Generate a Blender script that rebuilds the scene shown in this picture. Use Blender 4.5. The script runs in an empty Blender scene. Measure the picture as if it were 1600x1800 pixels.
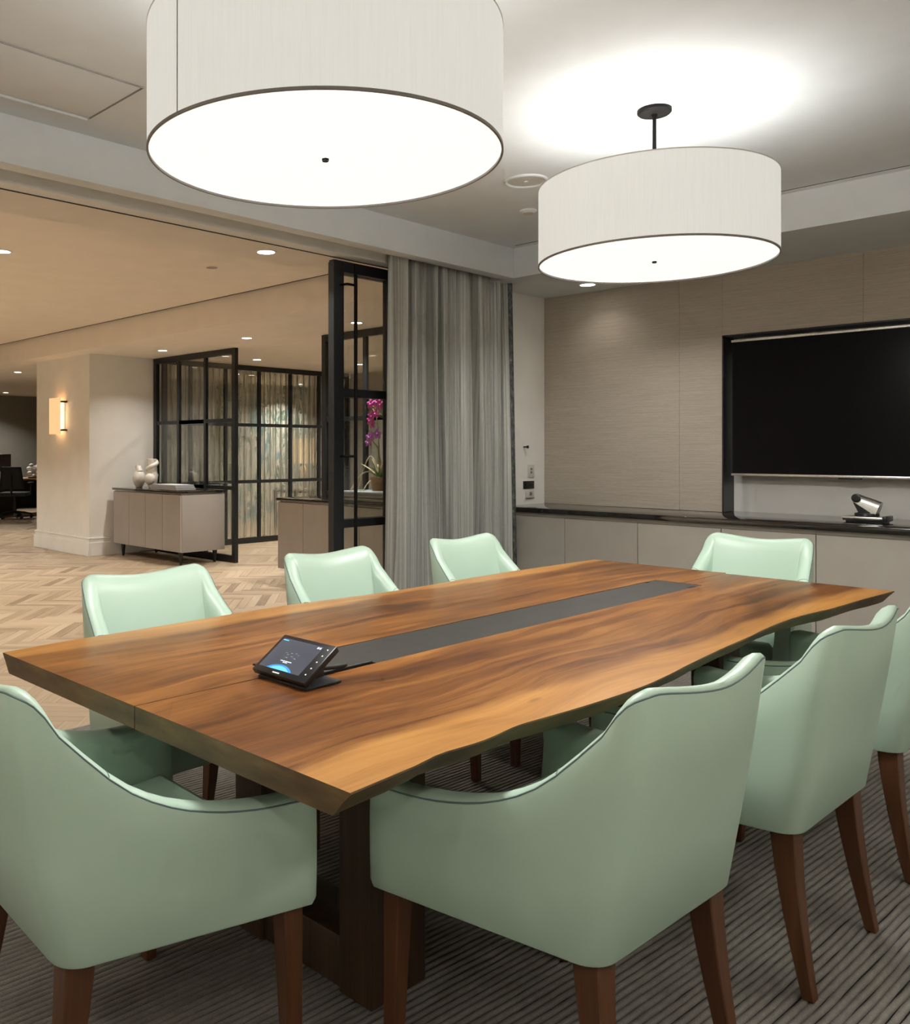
import bpy, bmesh, math, random
import numpy as np
from mathutils import Vector, Matrix
random.seed(7); rng = np.random.default_rng(7)
sc = bpy.context.scene
C = sc.collection
PI = math.pi

# ------------------------------------------------------------------ camera, world, exposure
HC = 1.30
cd = bpy.data.cameras.new('camera'); cam = bpy.data.objects.new('camera', cd); C.objects.link(cam)
cam.location = (0, 0, HC)
cam.rotation_euler = (PI/2, 0, 0.8155 - PI/2)
cd.sensor_fit = 'HORIZONTAL'; cd.sensor_width = 36.0; cd.lens = 1545.7/1600*36
cd.shift_x = (800-593.8)/1600; cd.shift_y = -(900-791.1)/1600
cd.clip_start = 0.02; cd.clip_end = 60
sc.camera = cam
w = bpy.data.worlds.new('world'); sc.world = w; w.use_nodes = True
w.node_tree.nodes['Background'].inputs[0].default_value = (1, .95, .88, 1)
w.node_tree.nodes['Background'].inputs[1].default_value = 0.02
sc.view_settings.view_transform = 'Standard'; sc.view_settings.look = 'None'
sc.view_settings.exposure = 0.0; sc.view_settings.gamma = 1.0; sc.view_settings.use_curve_mapping = False
sc.cycles.use_denoising = True
sc.cycles.max_bounces = 7; sc.cycles.diffuse_bounces = 4; sc.cycles.glossy_bounces = 3; sc.cycles.transparent_max_bounces = 16
sc.cycles.use_adaptive_sampling = True; sc.cycles.adaptive_threshold = 0.12; sc.cycles.adaptive_min_samples = 12
sc.cycles.sample_clamp_indirect = 4.0; sc.cycles.caustics_reflective = False; sc.cycles.caustics_refractive = False
LAMP_DISC = 0.92      # diffuser of the drum lamps
LAMP_SHADE = 0.66    # fabric shade of the drum lamps
LAMP_W = 27.0        # light shining down through each diffuser
BULB_W = 5.0         # each bulb inside a drum
DOWN_W = 22.0        # lobby downlight
WARM = (1.0, .95, .86)

# ------------------------------------------------------------------ materials
def lin(r, g, b):
    f = lambda c: (c/255/12.92) if c/255 <= .04045 else ((c/255+.055)/1.055)**2.4
    return (f(r), f(g), f(b), 1)
class NT:
    def __init__(s, name):
        s.m = bpy.data.materials.new(name); s.m.use_nodes = True
        s.t = s.m.node_tree; s.b = s.t.nodes['Principled BSDF']; s.out = s.t.nodes['Material Output']
    def n(s, ty, **kw):
        nd = s.t.nodes.new(ty)
        for k, v in kw.items(): setattr(nd, k, v)
        return nd
    def l(s, a, b): s.t.links.new(a, b)
    def ramp(s, fac, stops):
        r = s.n('ShaderNodeValToRGB'); e = r.color_ramp.elements
        while len(e) < len(stops): e.new(.5)
        for el, (p, c) in zip(e, stops): el.position = p; el.color = c
        s.l(fac, r.inputs[0]); return r.outputs[0]
    def mapping(s, out, scale=(1,1,1), rot=(0,0,0), loc=(0,0,0)):
        mp = s.n('ShaderNodeMapping'); mp.inputs['Scale'].default_value = scale
        mp.inputs['Rotation'].default_value = rot; mp.inputs['Location'].default_value = loc
        s.l(out, mp.inputs[0]); return mp.outputs[0]
    def noise(s, vec, scale, detail=3, rough=.5, dist=0):
        nd = s.n('ShaderNodeTexNoise'); nd.inputs['Scale'].default_value = scale
        nd.inputs['Detail'].default_value = detail; nd.inputs['Roughness'].default_value = rough
        nd.inputs['Distortion'].default_value = dist
        if vec is not None: s.l(vec, nd.inputs['Vector'])
        return nd.outputs['Fac']
    def mix(s, fac, a, b, mode='MIX'):
        nd = s.n('ShaderNodeMix', data_type='RGBA', blend_type=mode)
        for i, v in ((0, fac), (6, a), (7, b)):
            if hasattr(v, 'is_linked'): s.l(v, nd.inputs[i])
            else: nd.inputs[i].default_value = v
        return nd.outputs[2]
    def math(s, op, a, b=None, c=None, clamp=False):
        nd = s.n('ShaderNodeMath', operation=op, use_clamp=clamp)
        for i, v in enumerate((a, b, c)):
            if v is None: continue
            if hasattr(v, 'is_linked'): s.l(v, nd.inputs[i])
            else: nd.inputs[i].default_value = v
        return nd.outputs[0]
    def bump(s, h, strength, dist=.01):
        nd = s.n('ShaderNodeBump'); nd.inputs['Strength'].default_value = strength; nd.inputs['Distance'].default_value = dist
        s.l(h, nd.inputs['Height']); s.l(nd.outputs[0], s.b.inputs['Normal'])
    def obj(s): return s.n('ShaderNodeTexCoord').outputs['Object']
    def world(s): return s.n('ShaderNodeNewGeometry').outputs['Position']
    def uv(s): return s.n('ShaderNodeTexCoord').outputs['UV']
    def sep(s, v):
        nd = s.n('ShaderNodeSeparateXYZ'); s.l(v, nd.inputs[0]); return nd.outputs
    def base(s, v):
        if hasattr(v, 'is_linked'): s.l(v, s.b.inputs['Base Color'])
        else: s.b.inputs['Base Color'].default_value = v
    def set(s, **kw):
        for k, v in kw.items(): s.b.inputs[k.replace('_', ' ')].default_value = v
M = {}
def plain(name, col, rough=.6, metal=0., grain=0.02, scale=40, bump=0, spec=.5):
    t = NT(name); t.set(Roughness=rough, Metallic=metal, Specular_IOR_Level=spec)
    nf = t.noise(t.obj(), scale, 2)
    a = tuple(max(0, c*(1-grain*2)) for c in col[:3])+(1,); b = tuple(min(1, c*(1+grain*2)) for c in col[:3])+(1,)
    t.base(t.ramp(nf, [(.3, a), (.7, b)]))
    if bump: t.bump(nf, bump)
    M[name] = t.m; return t.m
def emis(name, col, strength):
    t = NT(name); t.base((col[0]*.6, col[1]*.6, col[2]*.6, 1)); t.set(Roughness=.7)
    t.b.inputs['Emission Color'].default_value = (*col[:3], 1); t.b.inputs['Emission Strength'].default_value = strength
    M[name] = t.m; return t.m

plain('ceiling_paint', (.765, .79, .80, 1), .8, scale=6, grain=.01)
plain('white_paint', (.83, .81, .765, 1), .75, scale=5, grain=.012)
plain('lobby_ceiling', (.79, .73, .655, 1), .8, scale=4, grain=.012)
plain('lobby_paint', (.78, .775, .75, 1), .7, scale=5, grain=.012)
plain('grey_wall', (.20, .185, .16, 1), .8, scale=5)
plain('slot_dark', (.012, .010, .008, 1), .8)
plain('black_metal', (.010, .012, .014, 1), .32, metal=.0, grain=.08)
plain('bronze', (.006, .005, .0045, 1), .55, spec=.15)
plain('grey_trim', (.24, .22, .20, 1), .5)
plain('brushed_steel', (.74, .72, .68, 1), .34, metal=1., grain=.05, scale=90)
plain('cabinet_taupe', (.49, .45, .39, 1), .45, grain=.012, scale=8)
plain('sideboard_taupe', (.34, .315, .292, 1), .42, grain=.012, scale=8)
plain('ceramic_white', (.70, .67, .62, 1), .35, grain=.03, scale=14, bump=.1)
plain('black_plastic', (.010, .010, .012, 1), .30)
plain('rubber_black', (.012, .012, .013, 1), .55)
plain('book_white', (.62, .61, .58, 1), .5); plain('book_blue', (.12, .20, .42, 1), .45); plain('book_grey', (.36, .34, .31, 1), .5)
plain('tray_blue', (.42, .47, .50, 1), .35); plain('tray_grey', (.38, .36, .31, 1), .4)
plain('switch_plate', (.62, .60, .54, 1), .45)
plain("piping_slate", (.12, .175, .175, 1), .5)
plain('office_fabric', (.020, .024, .030, 1), .7)
plain('desk_wood', (.38, .25, .14, 1), .4, grain=.15, scale=10)
plain('desk_dark', (.020, .018, .016, 1), .5)
plain('petal_magenta', (.62, .08, .42, 1), .5, grain=.15); plain('petal_violet', (.50, .16, .62, 1), .5, grain=.15)
plain('leaf_green', (.12, .24, .07, 1), .4, grain=.15); plain('root_pale', (.48, .42, .28, 1), .6, grain=.15)
plain('pot_brown', (.26, .14, .06, 1), .6, grain=.15); plain('twig_olive', (.30, .27, .10, 1), .6)
emis('downlight_glow', (1, .93, .80), 14); emis('diffuser_glow', (1, .985, .96), LAMP_DISC)
emis('sconce_glow', (1, .60, .30), .85); emis('sconce_tube', (1, .84, .60), 1.2)
emis('table_lamp_glow', (1, .74, .42), 1.0); emis('bulb_glow', (1, .9, .75), 8)
emis('screen_blue', (.03, .26, .75), .62); emis('screen_cyan', (.12, .52, 1), .75); emis('screen_text', (.75, .88, 1), .75); emis('led_white', (.9, .92, .9), .75)

def mat_shade():                     # off-white silk lamp shade, lit from within
    t = NT('shade_fabric'); o = t.mapping(t.obj(), (130, 130, 5))
    nf = t.noise(o, 1.0, 4, .7)
    col = t.ramp(nf, [(.3, (.86, .835, .765, 1)), (.55, (.90, .875, .80, 1)), (.8, (.915, .89, .82, 1))])
    t.base((.30, .295, .27, 1)); t.set(Roughness=.85, Specular_IOR_Level=.1)
    t.l(col, t.b.inputs['Emission Color']); t.b.inputs['Emission Strength'].default_value = LAMP_SHADE
    M['shade_fabric'] = t.m
mat_shade()

def mat_grasscloth():                # brown woven wall covering, fine horizontal threads
    t = NT('grasscloth'); p = t.world()
    n1 = t.noise(t.mapping(p, (1, 3.2, 190)), 1.0, 4, .65)
    n2 = t.noise(t.mapping(p, (1, 22, 420)), 1.0, 2, .6)
    n3 = t.noise(p, 1.1, 2)
    c = t.ramp(t.math('ADD', t.math('MULTIPLY', n1, .6), t.math('MULTIPLY', n2, .4)),
               [(.30, (.370, .318, .256, 1)), (.50, (.465, .408, .335, 1)), (.72, (.575, .512, .430, 1))])
    c = t.mix(t.math('MULTIPLY', n3, .22), c, (.48, .41, .335, 1))
    t.base(c); t.set(Roughness=.75, Specular_IOR_Level=.25); t.bump(n1, .25, .004); M['grasscloth'] = t.m
mat_grasscloth()

def mat_counter():
    t = NT('counter_black'); n1 = t.noise(t.obj(), 55, 5, .7)
    t.base(t.ramp(n1, [(.45, (.014, .011, .010, 1)), (.75, (.035, .028, .024, 1))])); t.set(Roughness=.06, Specular_IOR_Level=.9); M['counter_black'] = t.m
mat_counter()

def mat_leather():
    t = NT('mint_leather'); o = t.obj()
    n1 = t.noise(o, 2.2, 3); n2 = t.noise(o, 420, 2, .6)
    c = t.ramp(n1, [(.25, (.430, .575, .462, 1)), (.75, (.470, .610, .498, 1))])
    t.base(c); t.set(Roughness=.38, Specular_IOR_Level=.5); t.bump(n2, .06, .002); M['mint_leather'] = t.m
mat_leather()

def wood(name, stops, grain=(1.2, 26, 26), rough=.4, bump=.05, axis_obj=True):
    t = NT(name); o = t.obj()
    d = t.noise(o, 2.0, 2)
    n1 = t.noise(t.mapping(o, grain), 1.0, 5, .62, .8)
    n2 = t.noise(t.mapping(o, tuple(g*4 for g in grain)), 1.0, 3, .6)
    f = t.math('ADD', t.math('MULTIPLY', n1, .72), t.math('MULTIPLY', n2, .28))
    t.base(t.ramp(f, stops)); t.set(Roughness=rough); t.bump(f, bump, .003); M[name] = t.m; return t
wood('leg_walnut', [(.3, (.058, .021, .009, 1)), (.55, (.108, .041, .016, 1)), (.8, (.16, .066, .028, 1))], (26, 26, 1.4), .38)
wood('base_oak', [(.3, (.035, .020, .011, 1)), (.55, (.075, .043, .022, 1)), (.8, (.125, .075, .040, 1))], (26, 26, 1.1), .5)

def mat_slab():                      # live-edge walnut: brown heartwood, honey sapwood along the bark edges
    t = NT('slab_walnut'); p = t.world(); x, y, z = t.sep(p)
    wob = t.noise(t.mapping(p, (1.5, 2.2, 1)), 1.0, 2, .45)
    nz = t.n('ShaderNodeCombineXYZ'); t.l(x, nz.inputs[0]); t.l(t.math('ADD', y, t.math('MULTIPLY', wob, .20)), nz.inputs[1]); t.l(z, nz.inputs[2])
    q = nz.outputs[0]
    n1 = t.noise(t.mapping(q, (.75, 22, 4)), 1.0, 7, .68, .35)
    n2 = t.noise(t.mapping(q, (5.0, 120, 8)), 1.0, 5, .7, .3)
    n3 = t.noise(t.mapping(q, (1.1, 3.6, 1), loc=(3, 1, 0)), 1.0, 4, .6, 1.2)
    f = t.math('ADD', t.math('ADD', t.math('MULTIPLY', n1, .50), t.math('MULTIPLY', n2, .24)), t.math('MULTIPLY', n3, .36))
    heart = t.ramp(f, [(.41, (.040, .011, .003, 1)), (.49, (.105, .034, .007, 1)), (.56, (.175, .062, .0125, 1)), (.63, (.250, .098, .020, 1)), (.71, (.35, .155, .036, 1))])
    sapw = t.ramp(f, [(.38, (.24, .096, .020, 1)), (.55, (.40, .180, .042, 1)), (.72, (.52, .265, .075, 1))])
    # distance from the middle of the table -> sapwood outside
    wob2 = t.noise(t.mapping(p, (1.4, .5, 1), loc=(7, 0, 0)), 1.0, 3)
    yy = t.math('ABSOLUTE', t.math('SUBTRACT', y, 1.725))
    e = t.math('ADD', yy, t.math('MULTIPLY', t.math('SUBTRACT', wob2, .5), .20))
    k = t.n('ShaderNodeMapRange'); k.interpolation_type = 'SMOOTHSTEP'
    k.inputs['From Min'].default_value = .535; k.inputs['From Max'].default_value = .60; t.l(e, k.inputs['Value'])
    c = t.mix(k.outputs[0], heart, sapw)
    # small dark knots
    vo = t.n('ShaderNodeTexVoronoi'); vo.inputs['Scale'].default_value = 1.0; t.l(t.mapping(q, (2.3, 6.5, 1)), vo.inputs['Vector'])
    kn = t.n('ShaderNodeMapRange'); kn.inputs['From Min'].default_value = .09; kn.inputs['From Max'].default_value = .03; t.l(vo.outputs['Distance'], kn.inputs['Value'])
    c = t.mix(t.math('MULTIPLY', kn.outputs[0], .6), c, (.045, .016, .006, 1))
    t.base(c); t.set(Roughness=.33, Specular_IOR_Level=.38); t.bump(n2, .03, .002); M['slab_walnut'] = t.m
mat_slab()
def mat_bark():
    t = NT('slab_edge'); p = t.world()
    n1 = t.noise(t.mapping(p, (5, 5, 22)), 1.0, 4, .65)
    t.base(t.ramp(n1, [(.3, (.058, .033, .012, 1)), (.55, (.118, .070, .026, 1)), (.8, (.195, .122, .048, 1))])); t.set(Roughness=.55); t.bump(n1, .2, .004); M['slab_edge'] = t.m
mat_bark()

def mat_plank():                     # oak herringbone: tone varies from piece to piece, grain along the piece
    t = NT('oak_plank'); uv = t.uv()
    rnd = t.math('FRACT', t.math('ADD', t.n('ShaderNodeObjectInfo').outputs['Random'], t.n('ShaderNodeNewGeometry').outputs['Random Per Island']))
    cx = t.n('ShaderNodeCombineXYZ'); t.l(t.math('MULTIPLY', rnd, 37.0), cx.inputs[0]); t.l(t.math('MULTIPLY', rnd, 11.0), cx.inputs[1])
    va = t.n('ShaderNodeVectorMath', operation='ADD'); t.l(uv, va.inputs[0]); t.l(cx.outputs[0], va.inputs[1])
    n1 = t.noise(t.mapping(va.outputs[0], (2.2, 42, 1)), 1.0, 4, .6, .5)
    tone = t.ramp(rnd, [(0, (.33, .245, .162, 1)), (.12, (.40, .308, .212, 1)), (.55, (.445, .348, .242, 1)), (.85, (.50, .398, .285, 1)), (.93, (.27, .19, .125, 1)), (1, (.345, .257, .175, 1))])
    c = t.mix(1.0, tone, t.ramp(n1, [(.3, (.80, .77, .74, 1)), (.6, (1, 1, 1, 1))]), 'MULTIPLY')
    t.base(c); t.set(Roughness=.42); t.bump(n1, .05, .002); M['oak_plank'] = t.m
mat_plank()

def mat_carpet():
    t = NT('carpet_rib'); p = t.world()
    n1 = t.noise(p, 420, 2, .7); n2 = t.noise(p, 3.5, 3); n3 = t.noise(t.mapping(p, (30, 90, 1)), 1.0, 2)
    f = t.math('ADD', t.math('ADD', t.math('MULTIPLY', n1, .45), t.math('MULTIPLY', n2, .35)), t.math('MULTIPLY', n3, .2))
    t.base(t.ramp(f, [(.32, (.13, .118, .104, 1)), (.52, (.225, .208, .187, 1)), (.72, (.36, .338, .308, 1))]))
    t.set(Roughness=.95, Specular_IOR_Level=.1); t.bump(n1, .5, .003); M['carpet_rib'] = t.m
    plain('carpet_groove', (.012, .010, .009, 1), .95)
mat_carpet()

def mat_curtain():                   # silvery grey-green stripes running down the cloth
    t = NT('curtain_stripe'); uv = t.uv(); u, v, _ = t.sep(uv)
    n1 = t.noise(t.mapping(uv, (150, .25, 1)), 1.0, 3, .8); n2 = t.noise(t.mapping(uv, (38, .12, 1)), 1.0, 2, .6); n3 = t.noise(t.mapping(uv, (60, 30, 1)), 1.0, 3, .6)
    f = t.math('ADD', t.math('ADD', t.math('MULTIPLY', n1, .72), t.math('MULTIPLY', n2, .23)), t.math('MULTIPLY', n3, .05))
    t.base(t.ramp(f, [(.34, (.15, .155, .145, 1)), (.47, (.36, .365, .335, 1)), (.56, (.52, .522, .475, 1)), (.70, (.70, .70, .63, 1))]))
    t.set(Roughness=.38, Metallic=.15, Specular_IOR_Level=.6); t.bump(n1, .15, .002); M['curtain_stripe'] = t.m
    t = NT('curtain_border'); uv = t.uv(); n1 = t.noise(t.mapping(uv, (30, 22, 1)), 1.0, 4, .7)
    t.base(t.ramp(n1, [(.4, (.02, .022, .02, 1)), (.6, (.10, .105, .095, 1)), (.75, (.34, .35, .31, 1))])); t.set(Roughness=.35); t.bump(n1, .6, .006); M['curtain_border'] = t.m
mat_curtain()

def mat_sheer():
    t = NT('sheer_curtain'); uv = t.uv()
    n1 = t.noise(t.mapping(uv, (26, .15, 1)), 1.0, 3, .7)
    c = t.ramp(n1, [(.3, (.30, .28, .245, 1)), (.55, (.46, .43, .385, 1)), (.75, (.62, .59, .54, 1))]); t.base(c); t.set(Roughness=.8, Specular_IOR_Level=.1)
    tr = t.n('ShaderNodeBsdfTransparent'); tr.inputs[0].default_value = (.92, .9, .86, 1)
    tl_ = t.n('ShaderNodeBsdfTranslucent'); t.l(c, tl_.inputs[0]); m0 = t.n('ShaderNodeMixShader'); m0.inputs[0].default_value = .4; t.l(t.b.outputs[0], m0.inputs[1]); t.l(tl_.outputs[0], m0.inputs[2])
    mx = t.n('ShaderNodeMixShader'); fac = t.ramp(n1, [(.38, (.35, .35, .35, 1)), (.62, (.85, .85, .85, 1))])
    t.l(fac, mx.inputs[0]); t.l(tr.outputs[0], mx.inputs[1]); t.l(m0.outputs[0], mx.inputs[2]); t.l(mx.outputs[0], t.out.inputs[0]); M['sheer_curtain'] = t.m
mat_sheer()

def mat_glass():
    t = NT('pane_glass'); t.t.nodes.remove(t.b)
    tr = t.n('ShaderNodeBsdfTransparent'); tr.inputs[0].default_value = (.965, .97, .965, 1)
    gl = t.n('ShaderNodeBsdfGlossy'); gl.inputs['Roughness'].default_value = .02
    lw = t.n('ShaderNodeLayerWeight'); lw.inputs['Blend'].default_value = .5
    fr = t.math('MULTIPLY_ADD', t.math('POWER', lw.outputs['Facing'], 5.0), .92, .045)
    mx = t.n('ShaderNodeMixShader'); t.l(fr, mx.inputs[0]); t.l(tr.outputs[0], mx.inputs[1]); t.l(gl.outputs[0], mx.inputs[2]); t.l(mx.outputs[0], t.out.inputs[0]); M['pane_glass'] = t.m
mat_glass()

def mat_wallpaper():
    t = NT('vine_wallpaper'); p = t.world()
    n1 = t.noise(t.mapping(p, (3.2, 1, 2.2)), 1.0, 4, .6, 2.5); n2 = t.noise(t.mapping(p, (2.0, 1, 1.1), loc=(4, 0, 2)), 1.0, 3, .5, 3)
    vein = t.math('LESS_THAN', t.math('ABSOLUTE', t.math('SUBTRACT', n1, .5)), .03)
    c = t.ramp(n2, [(.36, (.22, .42, .55, 1)), (.42, (.70, .72, .68, 1)), (.64, (.72, .73, .67, 1)), (.70, (.34, .52, .42, 1))])
    c = t.mix(vein, c, (.06, .20, .16, 1)); t.base(c); t.set(Roughness=.7); M['vine_wallpaper'] = t.m
mat_wallpaper()
def mat_screen():
    t = NT('tv_screen'); t.base((.004, .004, .005, 1)); t.set(Roughness=.22, Specular_IOR_Level=.12); n = t.noise(t.obj(), 2, 1); M['tv_screen'] = t.m
    t = NT('tablet_screen'); x, y, z = t.sep(t.obj()); t.set(Roughness=.12)
    n = t.noise(t.obj(), 9, 2); c = t.ramp(n, [(.3, (.035, .037, .047, 1)), (.7, (.055, .058, .070, 1))]); t.base((.02, .02, .025, 1))
    t.l(c, t.b.inputs['Emission Color']); t.b.inputs['Emission Strength'].default_value = 1.7; M['tablet_screen'] = t.m
mat_screen()
plain('strip_metal', (.030, .028, .024, 1), .48, metal=0, grain=.06, scale=20)

# ------------------------------------------------------------------ mesh helpers
def wloc(o):
    v = Vector((0, 0, 0))
    while o is not None: v = v + o.location; o = o.parent
    return v
def link(name, me, mat, parent=None, smooth=False, sharp=None):
    o = bpy.data.objects.new(name, me); C.objects.link(o)
    if mat is not None:
        for mm in (mat if isinstance(mat, (list, tuple)) else [mat]): me.materials.append(M[mm])
    if smooth:
        me.polygons.foreach_set('use_smooth', [True]*len(me.polygons))
        if sharp: me.set_sharp_from_angle(angle=math.radians(sharp))
    if parent is not None:
        o.parent = parent; me.transform(Matrix.Translation(-wloc(parent)))
    return o
def obj(name, bm, mat, parent=None, smooth=False, sharp=40):
    me = bpy.data.meshes.new(name); bmesh.ops.recalc_face_normals(bm, faces=bm.faces); bm.to_mesh(me); bm.free()
    return link(name, me, mat, parent, smooth, sharp)
def pyobj(name, v, f, mat, parent=None, smooth=False, sharp=40, uv=None):
    me = bpy.data.meshes.new(name); me.from_pydata([tuple(map(float, q)) for q in v], [], [tuple(map(int, q)) for q in f]); me.update()
    if uv is not None:
        l = me.uv_layers.new(name='UVMap'); vi = np.empty(len(me.loops), dtype=np.int32); me.loops.foreach_get('vertex_index', vi)
        l.data.foreach_set('uv', np.asarray(uv, dtype=np.float32)[vi].ravel())
    return link(name, me, mat, parent, smooth, sharp)
def add_box(bm, x0, x1, y0, y1, z0, z1, bev=0, seg=1):
    x0, x1 = min(x0, x1), max(x0, x1); y0, y1 = min(y0, y1), max(y0, y1); z0, z1 = min(z0, z1), max(z0, z1)
    r = bmesh.ops.create_cube(bm, size=1, matrix=Matrix.Translation(((x0+x1)/2, (y0+y1)/2, (z0+z1)/2)) @ Matrix.Diagonal((x1-x0, y1-y0, z1-z0, 1)))
    if bev:
        es = {e for v in r['verts'] for e in v.link_edges}
        bmesh.ops.bevel(bm, geom=list(es), offset=bev, segments=seg, affect='EDGES', profile=.5)
def box(name, x0, x1, y0, y1, z0, z1, mat, parent=None, bev=0, seg=2):
    bm = bmesh.new(); add_box(bm, x0, x1, y0, y1, z0, z1, bev, seg); return obj(name, bm, mat, parent, smooth=bool(bev), sharp=35)
def add_lathe(bm, cx, cy, prof, n=32, cap=True):
    rings = []
    for r, z in prof:
        rings.append([bm.verts.new((cx+r*math.cos(2*PI*i/n), cy+r*math.sin(2*PI*i/n), z)) for i in range(n)])
    for a, b in zip(rings, rings[1:]):
        for i in range(n): bm.faces.new((a[i], a[(i+1) % n], b[(i+1) % n], b[i]))
    if cap:
        if prof[0][0] > 1e-6: bm.faces.new(rings[0][::-1])
        if prof[-1][0] > 1e-6: bm.faces.new(rings[-1])
def lathe(name, cx, cy, prof, mat, parent=None, n=32, cap=True, sharp=35):
    bm = bmesh.new(); add_lathe(bm, cx, cy, prof, n, cap); return obj(name, bm, mat, parent, smooth=True, sharp=sharp)
def add_tube(bm, pts, r, n=8, cap=True):
    pts = [Vector(p) for p in pts]; rr = r if isinstance(r, (list, tuple)) else [r]*len(pts)
    rings = []; up = None
    for i, p in enumerate(pts):
        t = (pts[min(i+1, len(pts)-1)]-pts[max(i-1, 0)]).normalized()
        if up is None: up = t.orthogonal().normalized()
        s = t.cross(up)
        if s.length < 1e-6: s = t.orthogonal()
        s.normalize(); up = s.cross(t).normalized()
        rings.append([bm.verts.new(p+(s*math.cos(2*PI*k/n)+up*math.sin(2*PI*k/n))*rr[i]) for k in range(n)])
    for a, b in zip(rings, rings[1:]):
        for k in range(n): bm.faces.new((a[k], a[(k+1) % n], b[(k+1) % n], b[k]))
    if cap: bm.faces.new(rings[0][::-1]); bm.faces.new(rings[-1])
def tube(name, pts, r, mat, parent=None, n=8):
    bm = bmesh.new(); add_tube(bm, pts, r, n); return obj(name, bm, mat, parent, smooth=True, sharp=50)
def add_ball(bm, c, r, sc3=(1, 1, 1), rot=None, u=16, v=10):
    m = Matrix.Translation(c) @ (rot.to_4x4() if rot else Matrix.Identity(4)) @ Matrix.Diagonal((r*sc3[0], r*sc3[1], r*sc3[2], 1))
    bmesh.ops.create_uvsphere(bm, u_segments=u, v_segments=v, radius=1, matrix=m)
def tag(o, label, cat, group=None):
    o['label'] = label; o['category'] = cat
    if group: o['group'] = group
    return o
def thing(name, label, cat, loc=(0, 0, 0), group=None):
    o = bpy.data.objects.new(name, None); C.objects.link(o); o.location = loc; o.empty_display_size = .1
    return tag(o, label, cat, group)
def struct(o):
    o['kind'] = 'structure'; return o
def light(name, kind, loc, energy, col, parent=None, **kw):
    ld = bpy.data.lights.new(name, kind); ld.energy = energy; ld.color = col
    for k, v in kw.items(): setattr(ld, k, v)
    o = bpy.data.objects.new(name, ld); C.objects.link(o); o.location = Vector(loc)-(wloc(parent) if parent else Vector())
    if parent is not None: o.parent = parent
    return o

# ------------------------------------------------------------------ the room
CZ = 2.661; SZ = 2.462       # ceiling and soffit heights
LCZ = 2.74; LSZ = 2.48       # lobby ceiling heights
WX = 5.78                    # wall with the television
LY = 3.826                   # wall with the opening
RX, RY = -1.7, -1.7          # walls behind the photographer

# carpet: ribbed, grooves really recessed
def carpet():
    base = struct(box('floor', RX-.1, WX+.1, RY-.1, LY, -.06, -.010, 'carpet_groove'))
    th = math.radians(-3.5); pitch = .0205
    ct, st = math.cos(th), math.sin(th)
    u0, u1 = -2.4, 5.95; nu = 170; us = np.linspace(u0, u1, nu)
    ks = np.arange(int(-2.3/pitch), int(4.3/pitch)); V = []; F = []; off = 0
    prof = np.array([(-.42, -.0085), (-.33, -.0018), (0, 0), (.33, -.0018), (.42, -.0085)])
    bend = lambda u: .006*np.sin(u*1.9)+.003*np.sin(u*4.7+1)
    for k in ks:
        wob = rng.normal(0, .0011, nu); wob = np.convolve(np.pad(wob, 1, mode='edge'), [.25, .5, .25], 'valid')*1.2
        vv = k*pitch + bend(us) + wob
        wid = 1+rng.normal(0, .05, nu)
        P = np.zeros((nu, 5, 3))
        for j, (a, z) in enumerate(prof):
            v = vv + a*pitch*wid
            P[:, j, 0] = us*ct - v*st; P[:, j, 1] = us*st + v*ct; P[:, j, 2] = z
        inside = (P[:, 2, 1] < LY+.02) & (P[:, 2, 1] > RY-.02) & (P[:, 2, 0] > RX-.02) & (P[:, 2, 0] < WX)
        if inside.sum() < 4: continue
        ii = np.where(inside)[0]; P = P[ii[0]:ii[-1]+1]
        P[..., 1] = np.minimum(P[..., 1], LY-.002)
        n = len(P); idx = off+np.arange(n*5).reshape(n, 5)
        V.append(P.reshape(-1, 3)); F.append(np.stack([idx[:-1, :-1], idx[1:, :-1], idx[1:, 1:], idx[:-1, 1:]], -1).reshape(-1, 4)); off += n*5
    V = np.concatenate(V); F = np.concatenate(F)[:, ::-1]
    me = bpy.data.meshes.new('rib_pile'); me.vertices.add(len(V)); me.vertices.foreach_set('co', V.ravel())
    me.loops.add(F.size); me.loops.foreach_set('vertex_index', F.ravel().astype(np.int32)); me.polygons.add(len(F))
    me.polygons.foreach_set('loop_start', np.arange(0, F.size, 4, dtype=np.int32)); me.polygons.foreach_set('loop_total', np.full(len(F), 4, dtype=np.int32)); me.update(); me.validate()
    o = link('rib_pile', me, 'carpet_rib', base, smooth=True); o['kind'] = 'stuff'
carpet()

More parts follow.
